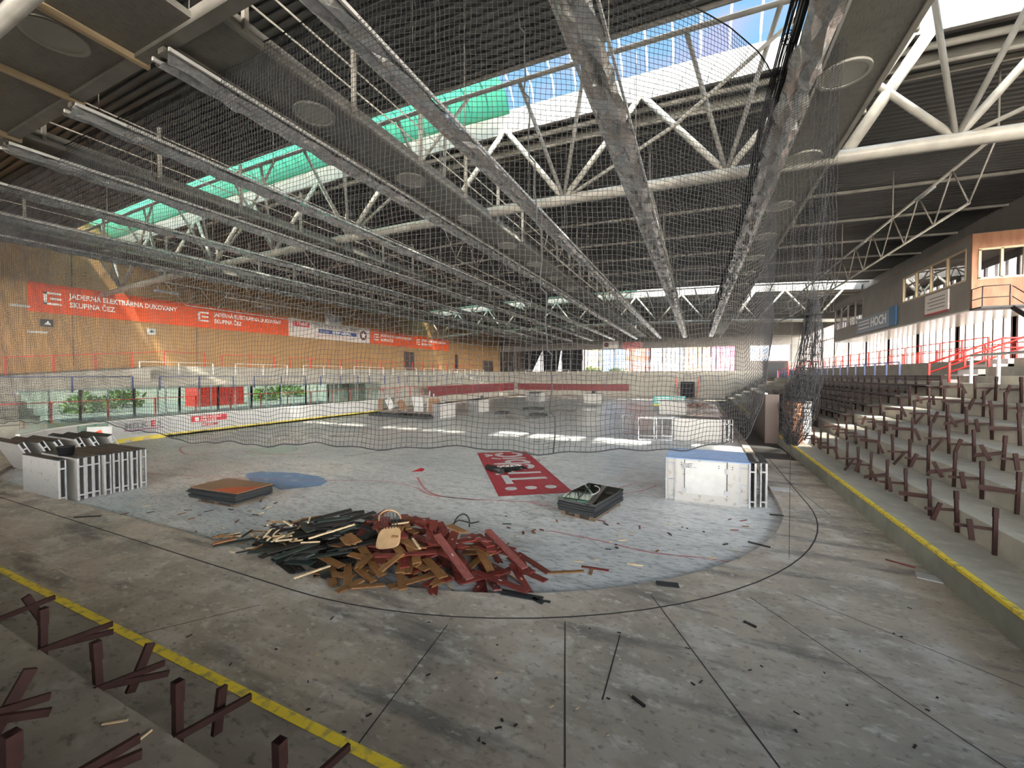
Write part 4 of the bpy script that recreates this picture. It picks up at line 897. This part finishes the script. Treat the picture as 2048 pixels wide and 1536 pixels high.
# ------------------------------------------------------------------ painted marks on the rink floor
zt = .004
A, B, C_ = atZ(997, 993), atZ(1147, 985), atZ(955, 906)
ex = (B - A); Wd = ex.length; ex.normalize(); ey = Vector((-ex.y, ex.x, 0)); Ld = (C_ - A).dot(ey); ang = math.atan2(ex.y, ex.x)
o = thing('painted_logo', 'red painted rectangle with white town lettering on the rink floor', 'floor marking', (A.x, A.y, 0), ang)
MB().add([(0, 0, zt), (Wd, 0, zt), (Wd, Ld, zt), (0, Ld, zt)], [(0, 1, 2, 3)]).build('red_field', M['rinkred'], o)
for k in range(3): MB().disc((Wd * (.22 + .28 * k), .75, zt), .19, .003, 24).build('dot', M['white'], o)
text('lettering', 'Třebíč', 2.15, M['white'], (Wd * .84, 1.3, zt + .003), (0, 0, PI / 2), o, sx=.92, ext=.001, bold=.03)
p = atZ(1000, 942); o = thing('rolled_banner', 'black banner with white lettering, half rolled up on the red floor logo', 'banner', (p.x, p.y, 0), ang + .5)
vs = []; nn = 14
for i in range(nn + 1):
    for j in range(8): vs.append((-.2 + 1.25 * i / nn, -.45 + .9 * j / 7, .03 + .03 * math.sin(i * 1.3 + j) + .02 * math.cos(j * 2)))
MB().add(vs, [(i * 8 + j, i * 8 + j + 1, (i + 1) * 8 + j + 1, (i + 1) * 8 + j) for i in range(nn) for j in range(7)], True).build('cloth', M['black'], o)
MB().tube([(-.25, -.45, .11), (-.25, 0, .12), (-.25, .45, .11)], .11, 12).build('roll', M['black'], o)
text('lettering', 'ROCKETS', .42, M['ink_white'], (-.05, .30, .075), (0, 0, -.35), o, sx=.6, ext=.002, bold=.012)
def mark(name, pts, m, label, z=zt): return tag(MB().add([(q.x, q.y, z) for q in pts], [tuple(range(len(pts)))]).build(name, m), label, 'floor marking')
mark('painted_crease', [atZ(u, v) for u, v in ((490, 948), (520, 943), (590, 946), (640, 953), (656, 963), (640, 972), (560, 980), (540, 970), (500, 962))], M['rinkblue'], 'faded blue painted patch beside the brown topped mats')
o = mark('painted_advert', [atZ(u, v) for u, v in ((778, 945), (835, 932), (858, 936), (850, 944), (800, 952))], M['white'], 'white painted scrap with red and black marks on the rink floor')
MB().add([(*atZ(u, v).xy, zt + .003) for u, v in ((822, 944), (842, 936), (850, 938), (845, 943))], [(0, 1, 2, 3)]).build('red_mark', M['ink_red'], o)
def curve_mark(pts, w_, m, label, closed=False):
    P = [atZ(u, v) for u, v in pts]; q = []; n_ = len(P)
    for i in range(n_ - 1):
        a, b, c_, d = P[max(0, i - 1)], P[i], P[i + 1], P[min(n_ - 1, i + 2)]
        for k in range(6):
            t = k / 6; q.append(.5 * ((2 * b) + (c_ - a) * t + (2 * a - 5 * b + 4 * c_ - d) * t * t + (3 * b - a - 3 * c_ + d) * t ** 3))
    q.append(P[-1]); return tag(strip(MB(), q, w_, zt + .002).build('painted_line', M[m]), label, 'floor marking')
curve_mark([(380, 890), (360, 897), (375, 909), (430, 906), (480, 902), (540, 908), (620, 908)], .09, 'rinkpink', 'curling faded red line left of the green circle')
curve_mark([(285, 945), (330, 950), (420, 953), (560, 960), (760, 962), (830, 975), (862, 990), (960, 1000), (1100, 1005)], .05, 'rinkpink', 'long thin red line crossing the floor below the red logo')
curve_mark([(835, 955), (850, 978), (880, 992), (960, 1001)], .07, 'rinkpink', 'short curved red line left of the red logo')
curve_mark([(1100, 1062), (1200, 1082), (1300, 1105), (1420, 1118), (1480, 1130)], .05, 'rinkpink', 'straight red line at right of the plank heap')
curve_mark([(1060, 1005), (1120, 1018), (1175, 1024)], .06, 'rinkpink', 'short red dash behind the plank heap')
curve_mark([(1210, 985), (1270, 968), (1312, 968), (1290, 980), (1225, 992)], .05, 'rinkpink', 'pink painted loop beside the green glass pallet')
curve_mark([(700, 912), (900, 880), (1000, 872), (1100, 868), (1140, 880), (1090, 895)], .05, 'joint', 'thin dark curved line around the centre circle')
o = mark('painted_patch', [atZ(u, v) for u, v in ((1220, 962), (1255, 935), (1330, 945), (1325, 975))], M['smudge'], 'faint grey smudge left of the gate panel')
c0 = atZ(545, 901); o = thing('painted_circle', 'green hatched circle painted on the rink floor at left', 'floor marking', (c0.x, c0.y, 0)); MB().ring((0, 0, zt - .003), 1.05, 1.1, .004, 32).build('outline', M['rinkgreen'], o)
for k in range(-5, 6):
    h = math.sqrt(max(0, 1.1 - (k * .18) ** 2)); MB().box((k * .18 - .02, -h, zt - .003), (k * .18 + .02, h, zt + .001)).build('stripe', M['rinkgreen'], o)
# ------------------------------------------------------------------ plank heap (dropped one by one onto a height map)
gx0, gy0, gs = -10.6, 4.0, .03; GW, GH = 300, 170; hm = np.zeros((GW, GH)); 
for i in range(GW):   # the concrete edge
    for j in range(GH):
        x, y = gx0 + i * gs, gy0 + j * gs
        if y < RY0 or (x > RX1 - 8 and (x - (RX1 - 8)) ** 2 + (y - RY0 - 8) ** 2 > 64 and y < RY0 + 8): hm[i, j] = FZ
def drop(x, y, a, L_, W_, T_, lim=None):
    cs, sn = math.cos(a), math.sin(a); us = np.arange(-L_ / 2, L_ / 2 + .001, gs); vs_ = np.arange(-W_ / 2, W_ / 2 + .001, gs)
    U, V = np.meshgrid(us, vs_, indexing='ij'); PX = x + U * cs - V * sn; PY = y + U * sn + V * cs
    I = np.clip(((PX - gx0) / gs).astype(int), 0, GW - 1); J = np.clip(((PY - gy0) / gs).astype(int), 0, GH - 1); H = hm[I, J]
    # slope along the length from the supports in each half
    best = None
    for tl in np.linspace(-.32, .32, 17):
        b = (H - U * tl).max(); r = b + .12 * abs(tl)
        if best is None or r < best[0]: best = (r, tl)
    b, tl = best; Z = b + U * tl
    if lim is not None and Z.max() > lim: return None
    hm[I, J] = np.maximum(hm[I, J], Z + T_)
    return b + T_ / 2, math.atan(tl)
def plank_mesh(L_, W_, T_, m, broken, nails):
    q = MB(); a = [(-L_ / 2, -W_ / 2), (L_ / 2, -W_ / 2), (L_ / 2, W_ / 2), (-L_ / 2, W_ / 2)]
    if broken: a = [(-L_ / 2, -W_ / 2), (L_ / 2 - .12, -W_ / 2), (L_ / 2 - .02, -W_ * .1), (L_ / 2 - .07, W_ * .1), (L_ / 2, W_ / 2), (-L_ / 2, W_ / 2)]
    n_ = len(a); c2 = .004
    vs = [(x, y, -T_ / 2) for x, y in a] + [(x, y, T_ / 2 - c2) for x, y in a] + [(x * (1 - c2 / L_ * 2), y * (1 - 2 * c2 / W_), T_ / 2) for x, y in a]
    q.add(vs, [tuple(range(n_))[::-1], tuple(range(2 * n_, 3 * n_))] + [(k + r * n_, (k + 1) % n_ + r * n_, (k + 1) % n_ + (r + 1) * n_, k + (r + 1) * n_) for r in (0, 1) for k in range(n_)])
    return q
meshes = {}
def plank(x, y, a, kind, L_, W_, label, broken=False, plate=False, lim=None):
    T_ = .024; q = drop(x, y, a, L_, W_, T_, lim)
    if q is None: return None
    z, tl = q
    o = plank_mesh(L_, W_, T_, kind, broken, 0).build('plank' if kind != 'splinter' else 'splinter', M[kind], None, (x, y, z)); o.rotation_euler = (random.uniform(-.05, .05), -tl, a)
    tag(o, label, 'plank', 'heap of torn off seat planks')
    if plate: MB().box((-.03, -.012, T_ / 2), (.03, .012, T_ / 2 + .002)).build('number_plate', M['white'], o)
    if random.random() < .4: MB().disc((L_ * .3, 0, T_ / 2), .008, .003, 6).build('nail', M['galv'], o)
    return o
LB = {'pl_green': 'dark green plank in the left part of the wood heap', 'pl_black': 'blackish plank in the dark left part of the wood heap', 'pl_red': 'oxblood red plank in the right part of the wood heap', 'pl_red2': 'faded red plank in the right part of the wood heap',
      'pl_ochre': 'ochre brown plank in the front of the wood heap', 'splinter': 'pale freshly split piece of wood in the heap'}
hx, hy = -5.6, 6.15
done = 0
for k in range(1500):
    if done >= 292: break
    f = done / 292; R_ = 1.0 - .38 * f; a0 = random.uniform(0, 2 * PI); r = math.sqrt(random.random()) * R_
    x = hx + 3.4 * r * math.cos(a0); y = hy + 1.2 * r * math.sin(a0) + .14 * (x - hx)
    t = (x - hx) + random.uniform(-.5, .5)
    front = (y - hy - .14 * (x - hx)) / 1.15
    if t < -.35: kind = random.choice(['pl_green', 'pl_black', 'pl_black', 'pl_black', 'pl_green'])
    elif front < -.3 and x < hx + 1.2 and random.random() < .7: kind = 'pl_ochre'
    else: kind = random.choice(['pl_red', 'pl_red', 'pl_red', 'pl_red2', 'pl_ochre'])
    if random.random() < .05: kind = 'splinter'
    L_, W_ = (random.uniform(.4, .95), random.uniform(.12, .17)) if kind != 'splinter' else (random.uniform(.3, .7), .035)
    if t < -.35: a = random.gauss(.7, .6)
    else: a = random.gauss(-.55, .55)
    if r > .75 and front < -.3: a = random.gauss(-1.2 if t > 0 else -.2, .6)
    if plank(x, y, a, kind, L_, W_, LB[kind], random.random() < .3, kind[:4] == 'pl_r' and random.random() < .3, .16 + .66 * (1 - r * r)): done += 1
# a few signature pieces on top
for (u, v, z0, deg, kind, L_, W_, lb) in ((812, 1125, .45, 32, 'pl_red', 1.0, .12, 'bright red plank lying across the front of the heap beside ochre planks'),
                                   (700, 1180, .16, 80, 'pl_ochre', .45, .13, 'ochre plank overhanging the concrete edge, leftmost of three'), (735, 1175, .2, 62, 'pl_ochre', .55, .12, 'ochre plank overhanging the concrete edge, middle of three'), (783, 1172, .2, 76, 'pl_ochre', .45, .12, 'ochre plank overhanging the concrete edge, rightmost of three'),
                                   (905, 1150, .3, -28, 'pl_red2', 1.15, .14, 'long faded red plank low at the front with a white plate'), (1000, 1150, .3, -12, 'pl_red', 1.1, .13, 'long red plank at front right with a white plate'), (1065, 1090, .35, -32, 'pl_red', 1.0, .12, 'red plank sloping down at the right end of the heap'),
                                   (1010, 1110, .4, -30, 'pl_red2', 1.2, .13, 'long faded red plank sloping over the right flank'), (665, 1070, .6, 70, 'splinter', .85, .04, 'long pale splinter standing on the dark left part'), (625, 1130, .35, 72, 'splinter', .6, .05, 'pale split plank end at the lower left of the heap'),
                                   (590, 1110, .3, 80, 'pl_green', .75, .13, 'dark green plank leaning at the left foot of the heap'), (480, 1085, .15, 40, 'pl_green', .9, .14, 'long dark green plank at the left end of the heap'), (450, 1090, .1, 55, 'osb', .4, .13, 'orange plank at the left tip of the heap')):
    p = atZ(u, v, z0); plank(p.x, p.y, math.radians(deg) + TH * 0, kind, L_, W_, lb, False, 'plate' in lb)
# splinters round the left foot and loose pieces on the floor
for k in range(60):
    x = -8.0 + random.gauss(0, .55); y = 5.4 + random.gauss(0, .2) + .1 * random.random(); plank(x, y, random.uniform(0, PI), random.choice(['splinter', 'pl_ochre', 'pl_black']), random.uniform(.15, .4), random.uniform(.02, .045), 'short wood splinter scattered at the left foot of the heap')
def loose(u, v, L_, W_, deg, m, lb, z=0., grp=None):
    p = atZ(u, v, z); o = MB().cbox((0, 0, 0), (L_, W_, .02)).build('wood_scrap' if 'sheet' not in lb else 'paper_sheet', M[m], None, (p.x, p.y, z + .012)); o.rotation_euler = (0, 0, math.radians(deg)); return tag(o, lb, 'scrap', grp)
loose(1130, 1145, .7, .07, 30, 'pl_ochre', 'long brown stick lying right of the heap'); loose(1190, 1138, .5, .05, 5, 'pl_red', 'red broken stick right of the heap'); loose(1183, 1145, .22, .04, 95, 'pl_ochre', 'short stick crossing the red broken stick'); loose(1270, 1130, .28, .03, 5, 'splinter', 'thin splinter lying alone on the floor at right')
loose(1040, 1190, .75, .09, 4, 'stackdark', 'dark slat lying on the concrete in front of the heap, rear one', FZ); loose(1050, 1197, .8, .035, 7, 'stackdark', 'thin dark slat lying on the concrete in front of the heap', FZ); loose(1075, 1203, .2, .06, -20, 'stackdark', 'short dark offcut in front of the heap', FZ)
loose(1335, 1170, .35, .14, 12, 'stackdark', 'dark flat piece on the concrete edge right of the heap', FZ); loose(1518, 1090, .4, .05, -20, 'pl_black', 'dark stick on the right concrete edge', FZ); loose(1553, 1031, .3, .07, 10, 'pl_black', 'dark block on the rim beside the gate panel', FZ)
loose(1800, 1128, .4, .03, -30, 'pl_red', 'thin brown stick near the right kerb', FZ); loose(1862, 1157, .36, .26, -15, 'white', 'crumpled white paper sheet near the right kerb', FZ); loose(175, 1034, .55, .06, 35, 'pl_black', 'dark stick on the concrete edge at left', FZ); loose(1277, 1405, .16, .03, -30, 'pl_black', 'small dark sliver on the foreground concrete', FZ); loose(1500, 1250, .16, .03, -30, 'pl_black', 'small dark chip on the foreground concrete at right', FZ)
for k in range(70):
    u, v = random.uniform(200, 560), random.uniform(1000, 1075)
    if k > 30: u, v = random.uniform(1000, 1540), random.uniform(1030, 1130)
    p = atZ(u, v)
    if p.y < RY0 + .1 or (p.x > -6 and (p.x + 5.95) ** 2 + (p.y - 13.15) ** 2 > 60): continue
    o = MB().cbox((0, 0, 0), (random.uniform(.05, .22), random.uniform(.02, .05), .012)).build('wood_chip', M[random.choice(['pl_black', 'splinter', 'pl_ochre', 'pl_red'])], None, (p.x, p.y, .008)); o.rotation_euler = (0, 0, random.uniform(0, PI))
    tag(o, 'small wood chip scattered on the white rink floor', 'wood chip', 'chips on the rink floor')
for k in range(60):
    u, v = random.uniform(300, 1900), random.uniform(1210, 1500); p = atZ(u, v, FZ)
    if p.y < 2.7: continue
    o = MB().cbox((0, 0, 0), (random.uniform(.02, .07), random.uniform(.008, .02), .008)).build('wood_chip', M[random.choice(['pl_black', 'splinter', 'pl_black'])], None, (p.x, p.y, FZ + .006)); o.rotation_euler = (0, 0, random.uniform(0, PI))
    tag(o, 'tiny wood chip scattered on the foreground concrete', 'wood chip', 'chips on the concrete')
for k, (x, z) in enumerate(((-4.72, .55), (-3.6, .99), (-2.6, .99), (-3.95, .99))):
    o = MB().cbox((0, 0, 0), (.16, .015, .01)).build('splinter', M['splinter'], None, (x, 1.75 if z < .6 else 1.5, z + .01)); o.rotation_euler = (0, 0, .8 + k); tag(o, 'pale splinter beside the near seat brackets, %s' % ORD[k], 'splinter', 'splinters by the near brackets')
# broken chair on the heap
p = atZ(778, 1078, .66)
o = thing('wooden_chair', 'light bentwood chair seat with curved spindle back lying on the heap', 'chair', (p.x, p.y, p.z + .02), 0, None, rot=(math.radians(38), math.radians(-6), .42))
mb = MB(); nn = 28; pts = []
for k in range(nn):
    a = 2 * PI * k / nn; c_, s_ = math.cos(a), math.sin(a); pts.append((.21 * math.copysign(abs(c_) ** .6, c_) * (1 - .12 * s_), .21 * math.copysign(abs(s_) ** .6, s_)))
mb.add([(x, y, 0) for x, y in pts] + [(x * 1.02, y * 1.02, .015) for x, y in pts] + [(x * .95, y * .95, .03) for x, y in pts], [tuple(range(nn))[::-1], tuple(range(2 * nn, 3 * nn))] + [(k + r * nn, (k + 1) % nn + r * nn, (k + 1) % nn + (r + 1) * nn, k + (r + 1) * nn) for r in (0, 1) for k in range(nn)])
mb.build('seat', M['ply'], o)
MB().tube([(.2 * math.cos(a), .16 + .10 * math.sin(a) + .13, .12 + .16 * math.sin(a)) for a in [PI * k / 12 for k in range(13)]], .016, 8).build('back_hoop', M['ply'], o)
for k in range(6):
    x = -.13 + .052 * k; MB().tube([(x, .17, .03), (x * 1.15, .33, .12 + .16 * math.sqrt(max(0, 1 - (x / .2) ** 2)))], .008, 6).build('spindle', M['pl_black'], o)
o = thing('bentwood_frame', 'curved dark bentwood loops sticking out behind the heap', 'chair part', (-4.3, 7.0, .45))
MB().tube([(.18 * math.cos(a), .1 * math.sin(a), .12 + .2 * math.sin(a)) for a in [PI * k / 8 for k in range(9)]], .016, 6).build('hoop', M['pl_black'], o); MB().tube([(-.3, 0, .05), (-.1, .05, .2), (.2, .05, .18), (.4, .0, .26)], .014, 6).build('hoop', M['pl_black'], o)
# broken glass glitter at the left foot
gm = MB()
for k in range(260):
    x, y = -9.4 + random.gauss(0, .5), 5.5 + random.gauss(0, .09); s_ = random.uniform(.008, .03); z = .003 if y > RY0 else FZ + .003; a = random.uniform(0, PI)
    gm.add([(x + s_ * math.cos(a + q), y + s_ * math.sin(a + q), z + random.uniform(0, .012)) for q in (0, 2.1, 4.2)], [(0, 1, 2)])
o = gm.build('broken_glass', mat('glass crumbs', (.3, .42, .38), .2)); o['kind'] = 'stuff'; o['label'] = 'greenish broken glass crumbs along the rink edge left of the heap'; o['category'] = 'glass crumbs'
# ------------------------------------------------------------------ protective net
def net_points():
    path = [(-27.6, 11.5), (-27.3, 8.6), (-25.6, 6.2), (-22.5, 5.35), (-12, 5.3), (-6.0, 5.3)]
    path += [(-6 + 7.95 * math.sin(a), 13.2 - 7.95 * math.cos(a)) for a in [PI / 2 * k / 8 * .8 for k in range(1, 9)]] + [(2.1, 10.3), (2.4, 9.7)]
    P = [Vector(p) for p in path]; s = [0]
    for a, b in zip(P, P[1:]): s.append(s[-1] + (b - a).length)
    return P, s
NP, NS = net_points(); cell = .085; nu = int(NS[-1] / cell); ztop = 10.0
def npos(d):
    for i in range(len(NS) - 1):
        if d <= NS[i + 1] or i == len(NS) - 2:
            t = (d - NS[i]) / (NS[i + 1] - NS[i]); return NP[i].lerp(NP[i + 1], t)
NK = ((0, 1.6), (8, 1.9), (12, 2.1), (16, 2.33), (17.5, 2.3), (20.8, 2.14), (22, 2.12), (24.4, 2.28), (26.6, 2.39), (28.6, 2.4), (30.6, 2.32), (32.6, 2.32), (33.8, 2.3), (34.8, 3.2), (35.6, 4.8), (50, 4.9))
def nbot(d):
    for (a, za), (b, zb) in zip(NK, NK[1:]):
        if d <= b: return za + (zb - za) * (d - a) / (b - a) + .04 * math.sin(d * 2.3) + .02 * math.sin(d * 7)
nv = int((ztop - 2.25) / cell); PTS = np.zeros((nu + 1, nv + 1, 3))
for i in range(nu + 1):
    d = i * cell; q = npos(d); zb = nbot(d)
    for j in range(nv + 1):
        t = j / nv; z = ztop - (ztop - zb) * t; wv = .03 * math.sin(d * 1.1 + z) * t + .012 * math.sin(d * 5 + z * 3) + .05 * math.sin(z * .9 + d * .35) * t
        PTS[i, j] = (q.x + wv * .6 + .01 * math.sin(z * 9 + d * 2), q.y + wv, z + (.05 * math.sin(d * .8 + z * 1.3) + .03 * math.sin(d * 2.1 - z)) * t * (1 - t) * 2)
def ribbons(lines, w_):
    V = []; Fq = []; o_ = 0
    for P in lines:
        n_ = len(P); d = np.gradient(P, axis=0); d /= np.linalg.norm(d, axis=1)[:, None] + 1e-9
        a = np.cross(d, [.0, .9, .1]); a /= np.linalg.norm(a, axis=1)[:, None] + 1e-9; b = np.cross(d, a)
        ring = np.stack([P + a * w_, P - a * w_ * .5 + b * w_ * .87, P - a * w_ * .5 - b * w_ * .87], 1).reshape(-1, 3); V.append(ring)
        i = np.arange(n_ - 1)
        for k in range(3):
            k2 = (k + 1) % 3; Fq.append(np.stack([o_ + 3 * i + k, o_ + 3 * i + k2, o_ + 3 * i + 3 + k2, o_ + 3 * i + 3 + k], 1))
        o_ += 3 * n_
    return np.concatenate(V), np.concatenate(Fq)
def fast_mesh(name, V, Fq, m):
    me = bpy.data.meshes.new(name); me.vertices.add(len(V)); me.vertices.foreach_set('co', V.astype(np.float32).ravel()); me.loops.add(Fq.size); me.loops.foreach_set('vertex_index', Fq.astype(np.int32).ravel())
    me.polygons.add(len(Fq)); me.polygons.foreach_set('loop_start', np.arange(0, Fq.size, 4, dtype=np.int32)); me.update(calc_edges=True); me.materials.append(m); o = bpy.data.objects.new(name, me); COL.objects.link(o); return o
V, Fq = ribbons([PTS[i] for i in range(nu + 1)] + [PTS[:, j] for j in range(nv)], .0042)
o = thing('safety_net', 'large black protective net hanging across the near end of the rink', 'net', (0, 0, 0)); fast_mesh('mesh', V, Fq, M['net']).parent = o
MB().tube([PTS[i, nv] for i in range(0, nu + 1, 2)], .011, 5).build('bottom_rope', M['net'], o); MB().tube([PTS[i, 0] for i in range(0, nu + 1, 6)], .012, 5).build('top_rope', M['net'], o)
js = min(range(nu + 1), key=lambda i: abs(PTS[i, 0][0] + 2.6)); MB().tube([PTS[js + (k // 12), k] for k in range(int(nv * .1), nv + 1)], .013, 5).build('seam_rope', M['net'], o)
def gathered(name, label, pts, r0, n_, rnd, group=None):
    o = thing(name, label, 'net', (0, 0, 0), 0, group); rr = random.Random(rnd); mb = MB(); lines = []
    for k in range(n_):
        a = rr.uniform(0, 2 * PI); r = math.sqrt(rr.random()); L_ = []
        for i in range(len(pts) * 6 - 5):
            t = i / 6; i0 = int(t); i1 = min(i0 + 1, len(pts) - 1); P = Vector(pts[i0][:3]).lerp(Vector(pts[i1][:3]), t - i0); R_ = pts[i0][3] + (pts[i1][3] - pts[i0][3]) * (t - i0)
            aa = a + .35 * math.sin(i * .5 + k) + rr.uniform(-.06, .06); axis = (Vector(pts[-1][:3]) - Vector(pts[0][:3])).normalized(); x = axis.cross(Vector((.3, .2, 1) if abs(axis.z) < .8 else (1, 0, 0))).normalized(); y = axis.cross(x)
            L_.append(P + (x * math.cos(aa) + y * math.sin(aa)) * R_ * r)
        lines.append(np.array([tuple(q) for q in L_]))
    m_ = len(lines[0])
    for j in range(1, m_ - 1):     # cross cords
        for k in range(0, n_ - 1, 5): lines.append(np.array([lines[k][j], (lines[k][j] + lines[k + 1][j]) / 2, lines[k + 1][j]]))
    V, Fq = ribbons(lines, r0); fast_mesh('strands', V, Fq, M['net']).parent = o; return o
gathered('gathered_net', 'black net bunched and hanging down at the right edge of the rink', [(2.2, 10.5, 5.2, .1), (2.2, 10.6, 4.5, .22), (2.15, 10.7, 3.6, .32), (2.0, 10.8, 2.9, .4), (1.95, 10.8, 2.35, .3), (1.9, 10.8, 2.05, .12)], .005, 80, 3)
gathered('gathered_net', 'thin black net strands hanging above the bunched net at right', [(2.35, 9.7, 9.9, .3), (2.3, 10.1, 7.5, .25), (2.2, 10.5, 5.2, .1)], .004, 9, 8)
gathered('gathered_net', 'long black net bundle tied up under the roof beside the foil trough', [(1.5, 5.0 + 6 * k, 9.72 + .06 * math.sin(k * 2), .14 + .05 * math.sin(k * 1.7)) for k in range(11)], .008, 60, 5)
tag(MB().tube([(1.6, 9.2, 9.4), (1.62, 9.2, .12)], .004, 4).build('rope', M['net']), 'thin rope hanging straight down beside the right rim', 'rope')
for k, (u, v, Z0) in enumerate(((825, 60, 14), (872, 100, 14))):
    p = atZ(u, v, 11.5); tag(MB().tube([(p.x, p.y, 11.2), (p.x, p.y, 13.9)], .006, 4).build('wire', M['steel_dark']), 'thin wire hanging from the near roof deck, %s' % ('left', 'right')[k], 'wire')
# hanging loudspeakers and lamp
o = thing('loudspeaker_cluster', 'black loudspeaker cluster hanging in the middle of the hall', 'loudspeaker', (-13.5, 35, 10.6))
for k in range(4): q = MB().box((-.35, -1.1, -.5), (.35, -.5, .5)).build('speaker_box', M['black'], o); q.rotation_euler = (.15, 0, PI / 2 * k + .4)
MB().tube([(0, 0, .4), (0, 0, 3.2)], .03, 5).build('suspension', M['steel_dark'], o)
o = thing('hanging_spotlight', 'small black spotlight hanging below the left duct', 'lamp', (-11.8, 11.5, 9.8)); MB().tube([(0, 0, 0), (0, .05, -.35)], .11, 10).build('housing', M['black'], o); MB().tube([(0, 0, 0), (0, 0, .8)], .03, 5).build('bracket', M['black'], o)
# thin fluorescent lamps on the side trusses
for k, (x, y) in enumerate(((8.75, 22.5), (8.75, 30), (8.75, 38), (8.75, 46))): tag(MB().tube([(x, y, 11.3), (x, y + 1.5, 11.3)], .06, 8).build('tube_lamp', M['white']), 'white tube lamp on the right lattice truss, %s from the camera' % ORD[k], 'lamp', 'tube lamps on the right truss')
for k in range(6): y = 17.5 + 8 * k; tag(MB().box((-38.6, y, 10.1), (-38.3, y + 1.6, 10.25)).box((-38.46, y + .2, 10.25), (-38.44, y + .22, 13.6)).box((-38.46, y + 1.4, 10.25), (-38.44, y + 1.42, 13.6)).build('tube_lamp', M['white']), 'white tube lamp in front of the wooden wall, %s from the left' % ORD[k], 'lamp', 'tube lamps by the wooden wall')
# ------------------------------------------------------------------ outside
gmat = M['asphalt']
for k, (a, b) in enumerate((((XR + .4, -80, 3.3), (160, 220, 3.5)), ((-140, YF + .4, 3.3), (XR + .4, 220, 3.5)), ((-30, -80, 3.3), (XR + .4, YN - .4, 3.5)), ((-140, -80, -.2), (XL - 2.3, YF + .4, .1)))): struct('ground_%d' % (k + 1), MB().box(a, b), gmat)
def facade(name, col, wcol):
    m = bpy.data.materials.new(name); m.use_nodes = True; t = m.node_tree; b = t.nodes['Principled BSDF']; x = N('ShaderNodeTexCoord', t); br = N('ShaderNodeTexBrick', t)
    br.offset = 0; br.inputs['Color1'].default_value = (*wcol, 1); br.inputs['Color2'].default_value = (*wcol, 1); br.inputs['Mortar'].default_value = (*col, 1); br.inputs['Scale'].default_value = 1; br.inputs['Brick Width'].default_value = 3; br.inputs['Row Height'].default_value = 2.9; br.inputs['Mortar Size'].default_value = .75; br.inputs['Mortar Smooth'].default_value = 0
    mp_ = N('ShaderNodeMapping', t); mp_.inputs['Rotation'].default_value = (PI / 2, 0, 0); t.links.new(x.outputs['Object'], mp_.inputs[0]); t.links.new(mp_.outputs[0], br.inputs[0]); t.links.new(br.outputs[0], b.inputs['Base Color']); b.inputs['Roughness'].default_value = .8; return m
BC = [((1172, 1205), (.75, .7, .45), 'pale yellow', 11), ((1205, 1252), (.35, .5, .75), 'light blue', 15), ((1252, 1300), (.8, .25, .18), 'red orange', 17), ((1302, 1370), (.8, .75, .7), 'white', 14), ((1372, 1420), (.8, .5, .3), 'apricot', 16), ((1422, 1475), (.75, .25, .35), 'pink', 12), ((1476, 1600), (.75, .75, .75), 'pale grey', 20)]
for (u0, u1), col, nm, h in BC:
    col = tuple(.32 * q ** 1.3 for q in col)
    a, b = atY(u0, 740, 128), atY(u1, 740, 128); o = thing('apartment_building', '%s apartment block seen through the far windows' % nm, 'building', (0, 0, 0))
    MB().box((a.x, 128, 3.4), (b.x - .3, 140, 3.4 + h)).build('wall', facade('facade ' + nm, col, (.12, .14, .18)), o); MB().box((a.x - .2, 127.8, 3.4 + h), (b.x - .1, 140.2, 3.8 + h)).build('roof', M['white_paint'], o)
lp = rng
def bush(x, y, z, r, label, grp, nm='bush'):
    n_ = 420; o = thing(nm, label, 'bush', (x, y, z), 0, grp); P = rng.normal(size=(n_, 3)); P /= np.linalg.norm(P, axis=1)[:, None]; P *= (r * (.6 + .4 * rng.random(n_)))[:, None]; P[:, 2] = np.abs(P[:, 2]) * 1.1 + .1; mb = MB()
    for q in P:
        a = rng.normal(size=3) * r * .09; b = rng.normal(size=3) * r * .09; mb.add([tuple(q), tuple(q + a), tuple(q + a + b), tuple(q + b)], [(0, 1, 2, 3)])
    mb.build('foliage', M['leaf'], o); MB().tube([(0, 0, 0), (0, 0, r)], r * .06, 6).build('stem', M['pallet'], o)
for k, (u, r) in enumerate(((1178, 1.6), (1192, 1.5), (1230, 1.5), (1244, 1.2))):
    p = atY(u, 740, 88); bush(p.x, 88, 3.5, r, 'sunlit green bush outside the far windows, %s from the left' % ORD[k], 'bushes outside the far windows')
for k in range(7): bush(24 + 1.5 * (k % 3), 14 + 5 * k, 3.5, 2.2 + .3 * (k % 3), 'green bush outside the right windows, %s from the near end' % ORD[k], 'bushes outside the right windows')

# seen through the lower windows on the left
for k, (x, y, r) in enumerate(((-52, 18, 1.6), (-56, 22.5, 1.8), (-58, 33, 2.0), (-54, 37, 1.7), (-60, 45, 2.2), (-56, 12, 1.6))): bush(x, y, .1, r, 'green bush outside the low windows at left, %s' % ORD[k], 'bushes outside the low left windows')
o = thing('container', 'red ribbed container outside the low windows at left', 'container', (-50, 26.5, .1)); MB().box((-2.4, 0, 0), (0, 5, 2.3)).build('body', M['red'], o)
for k in range(12): MB().box((0, .2 + .4 * k, .1), (.06, .35 + .4 * k, 2.2)).build('rib', M['red'], o)
o = thing('garden_wall', 'pale wall outside the low windows at left', 'wall', (-64, 5, .1)); MB().box((0, 0, 0), (.3, 70, 3.4)).build('body', M['bannerwhite'], o)
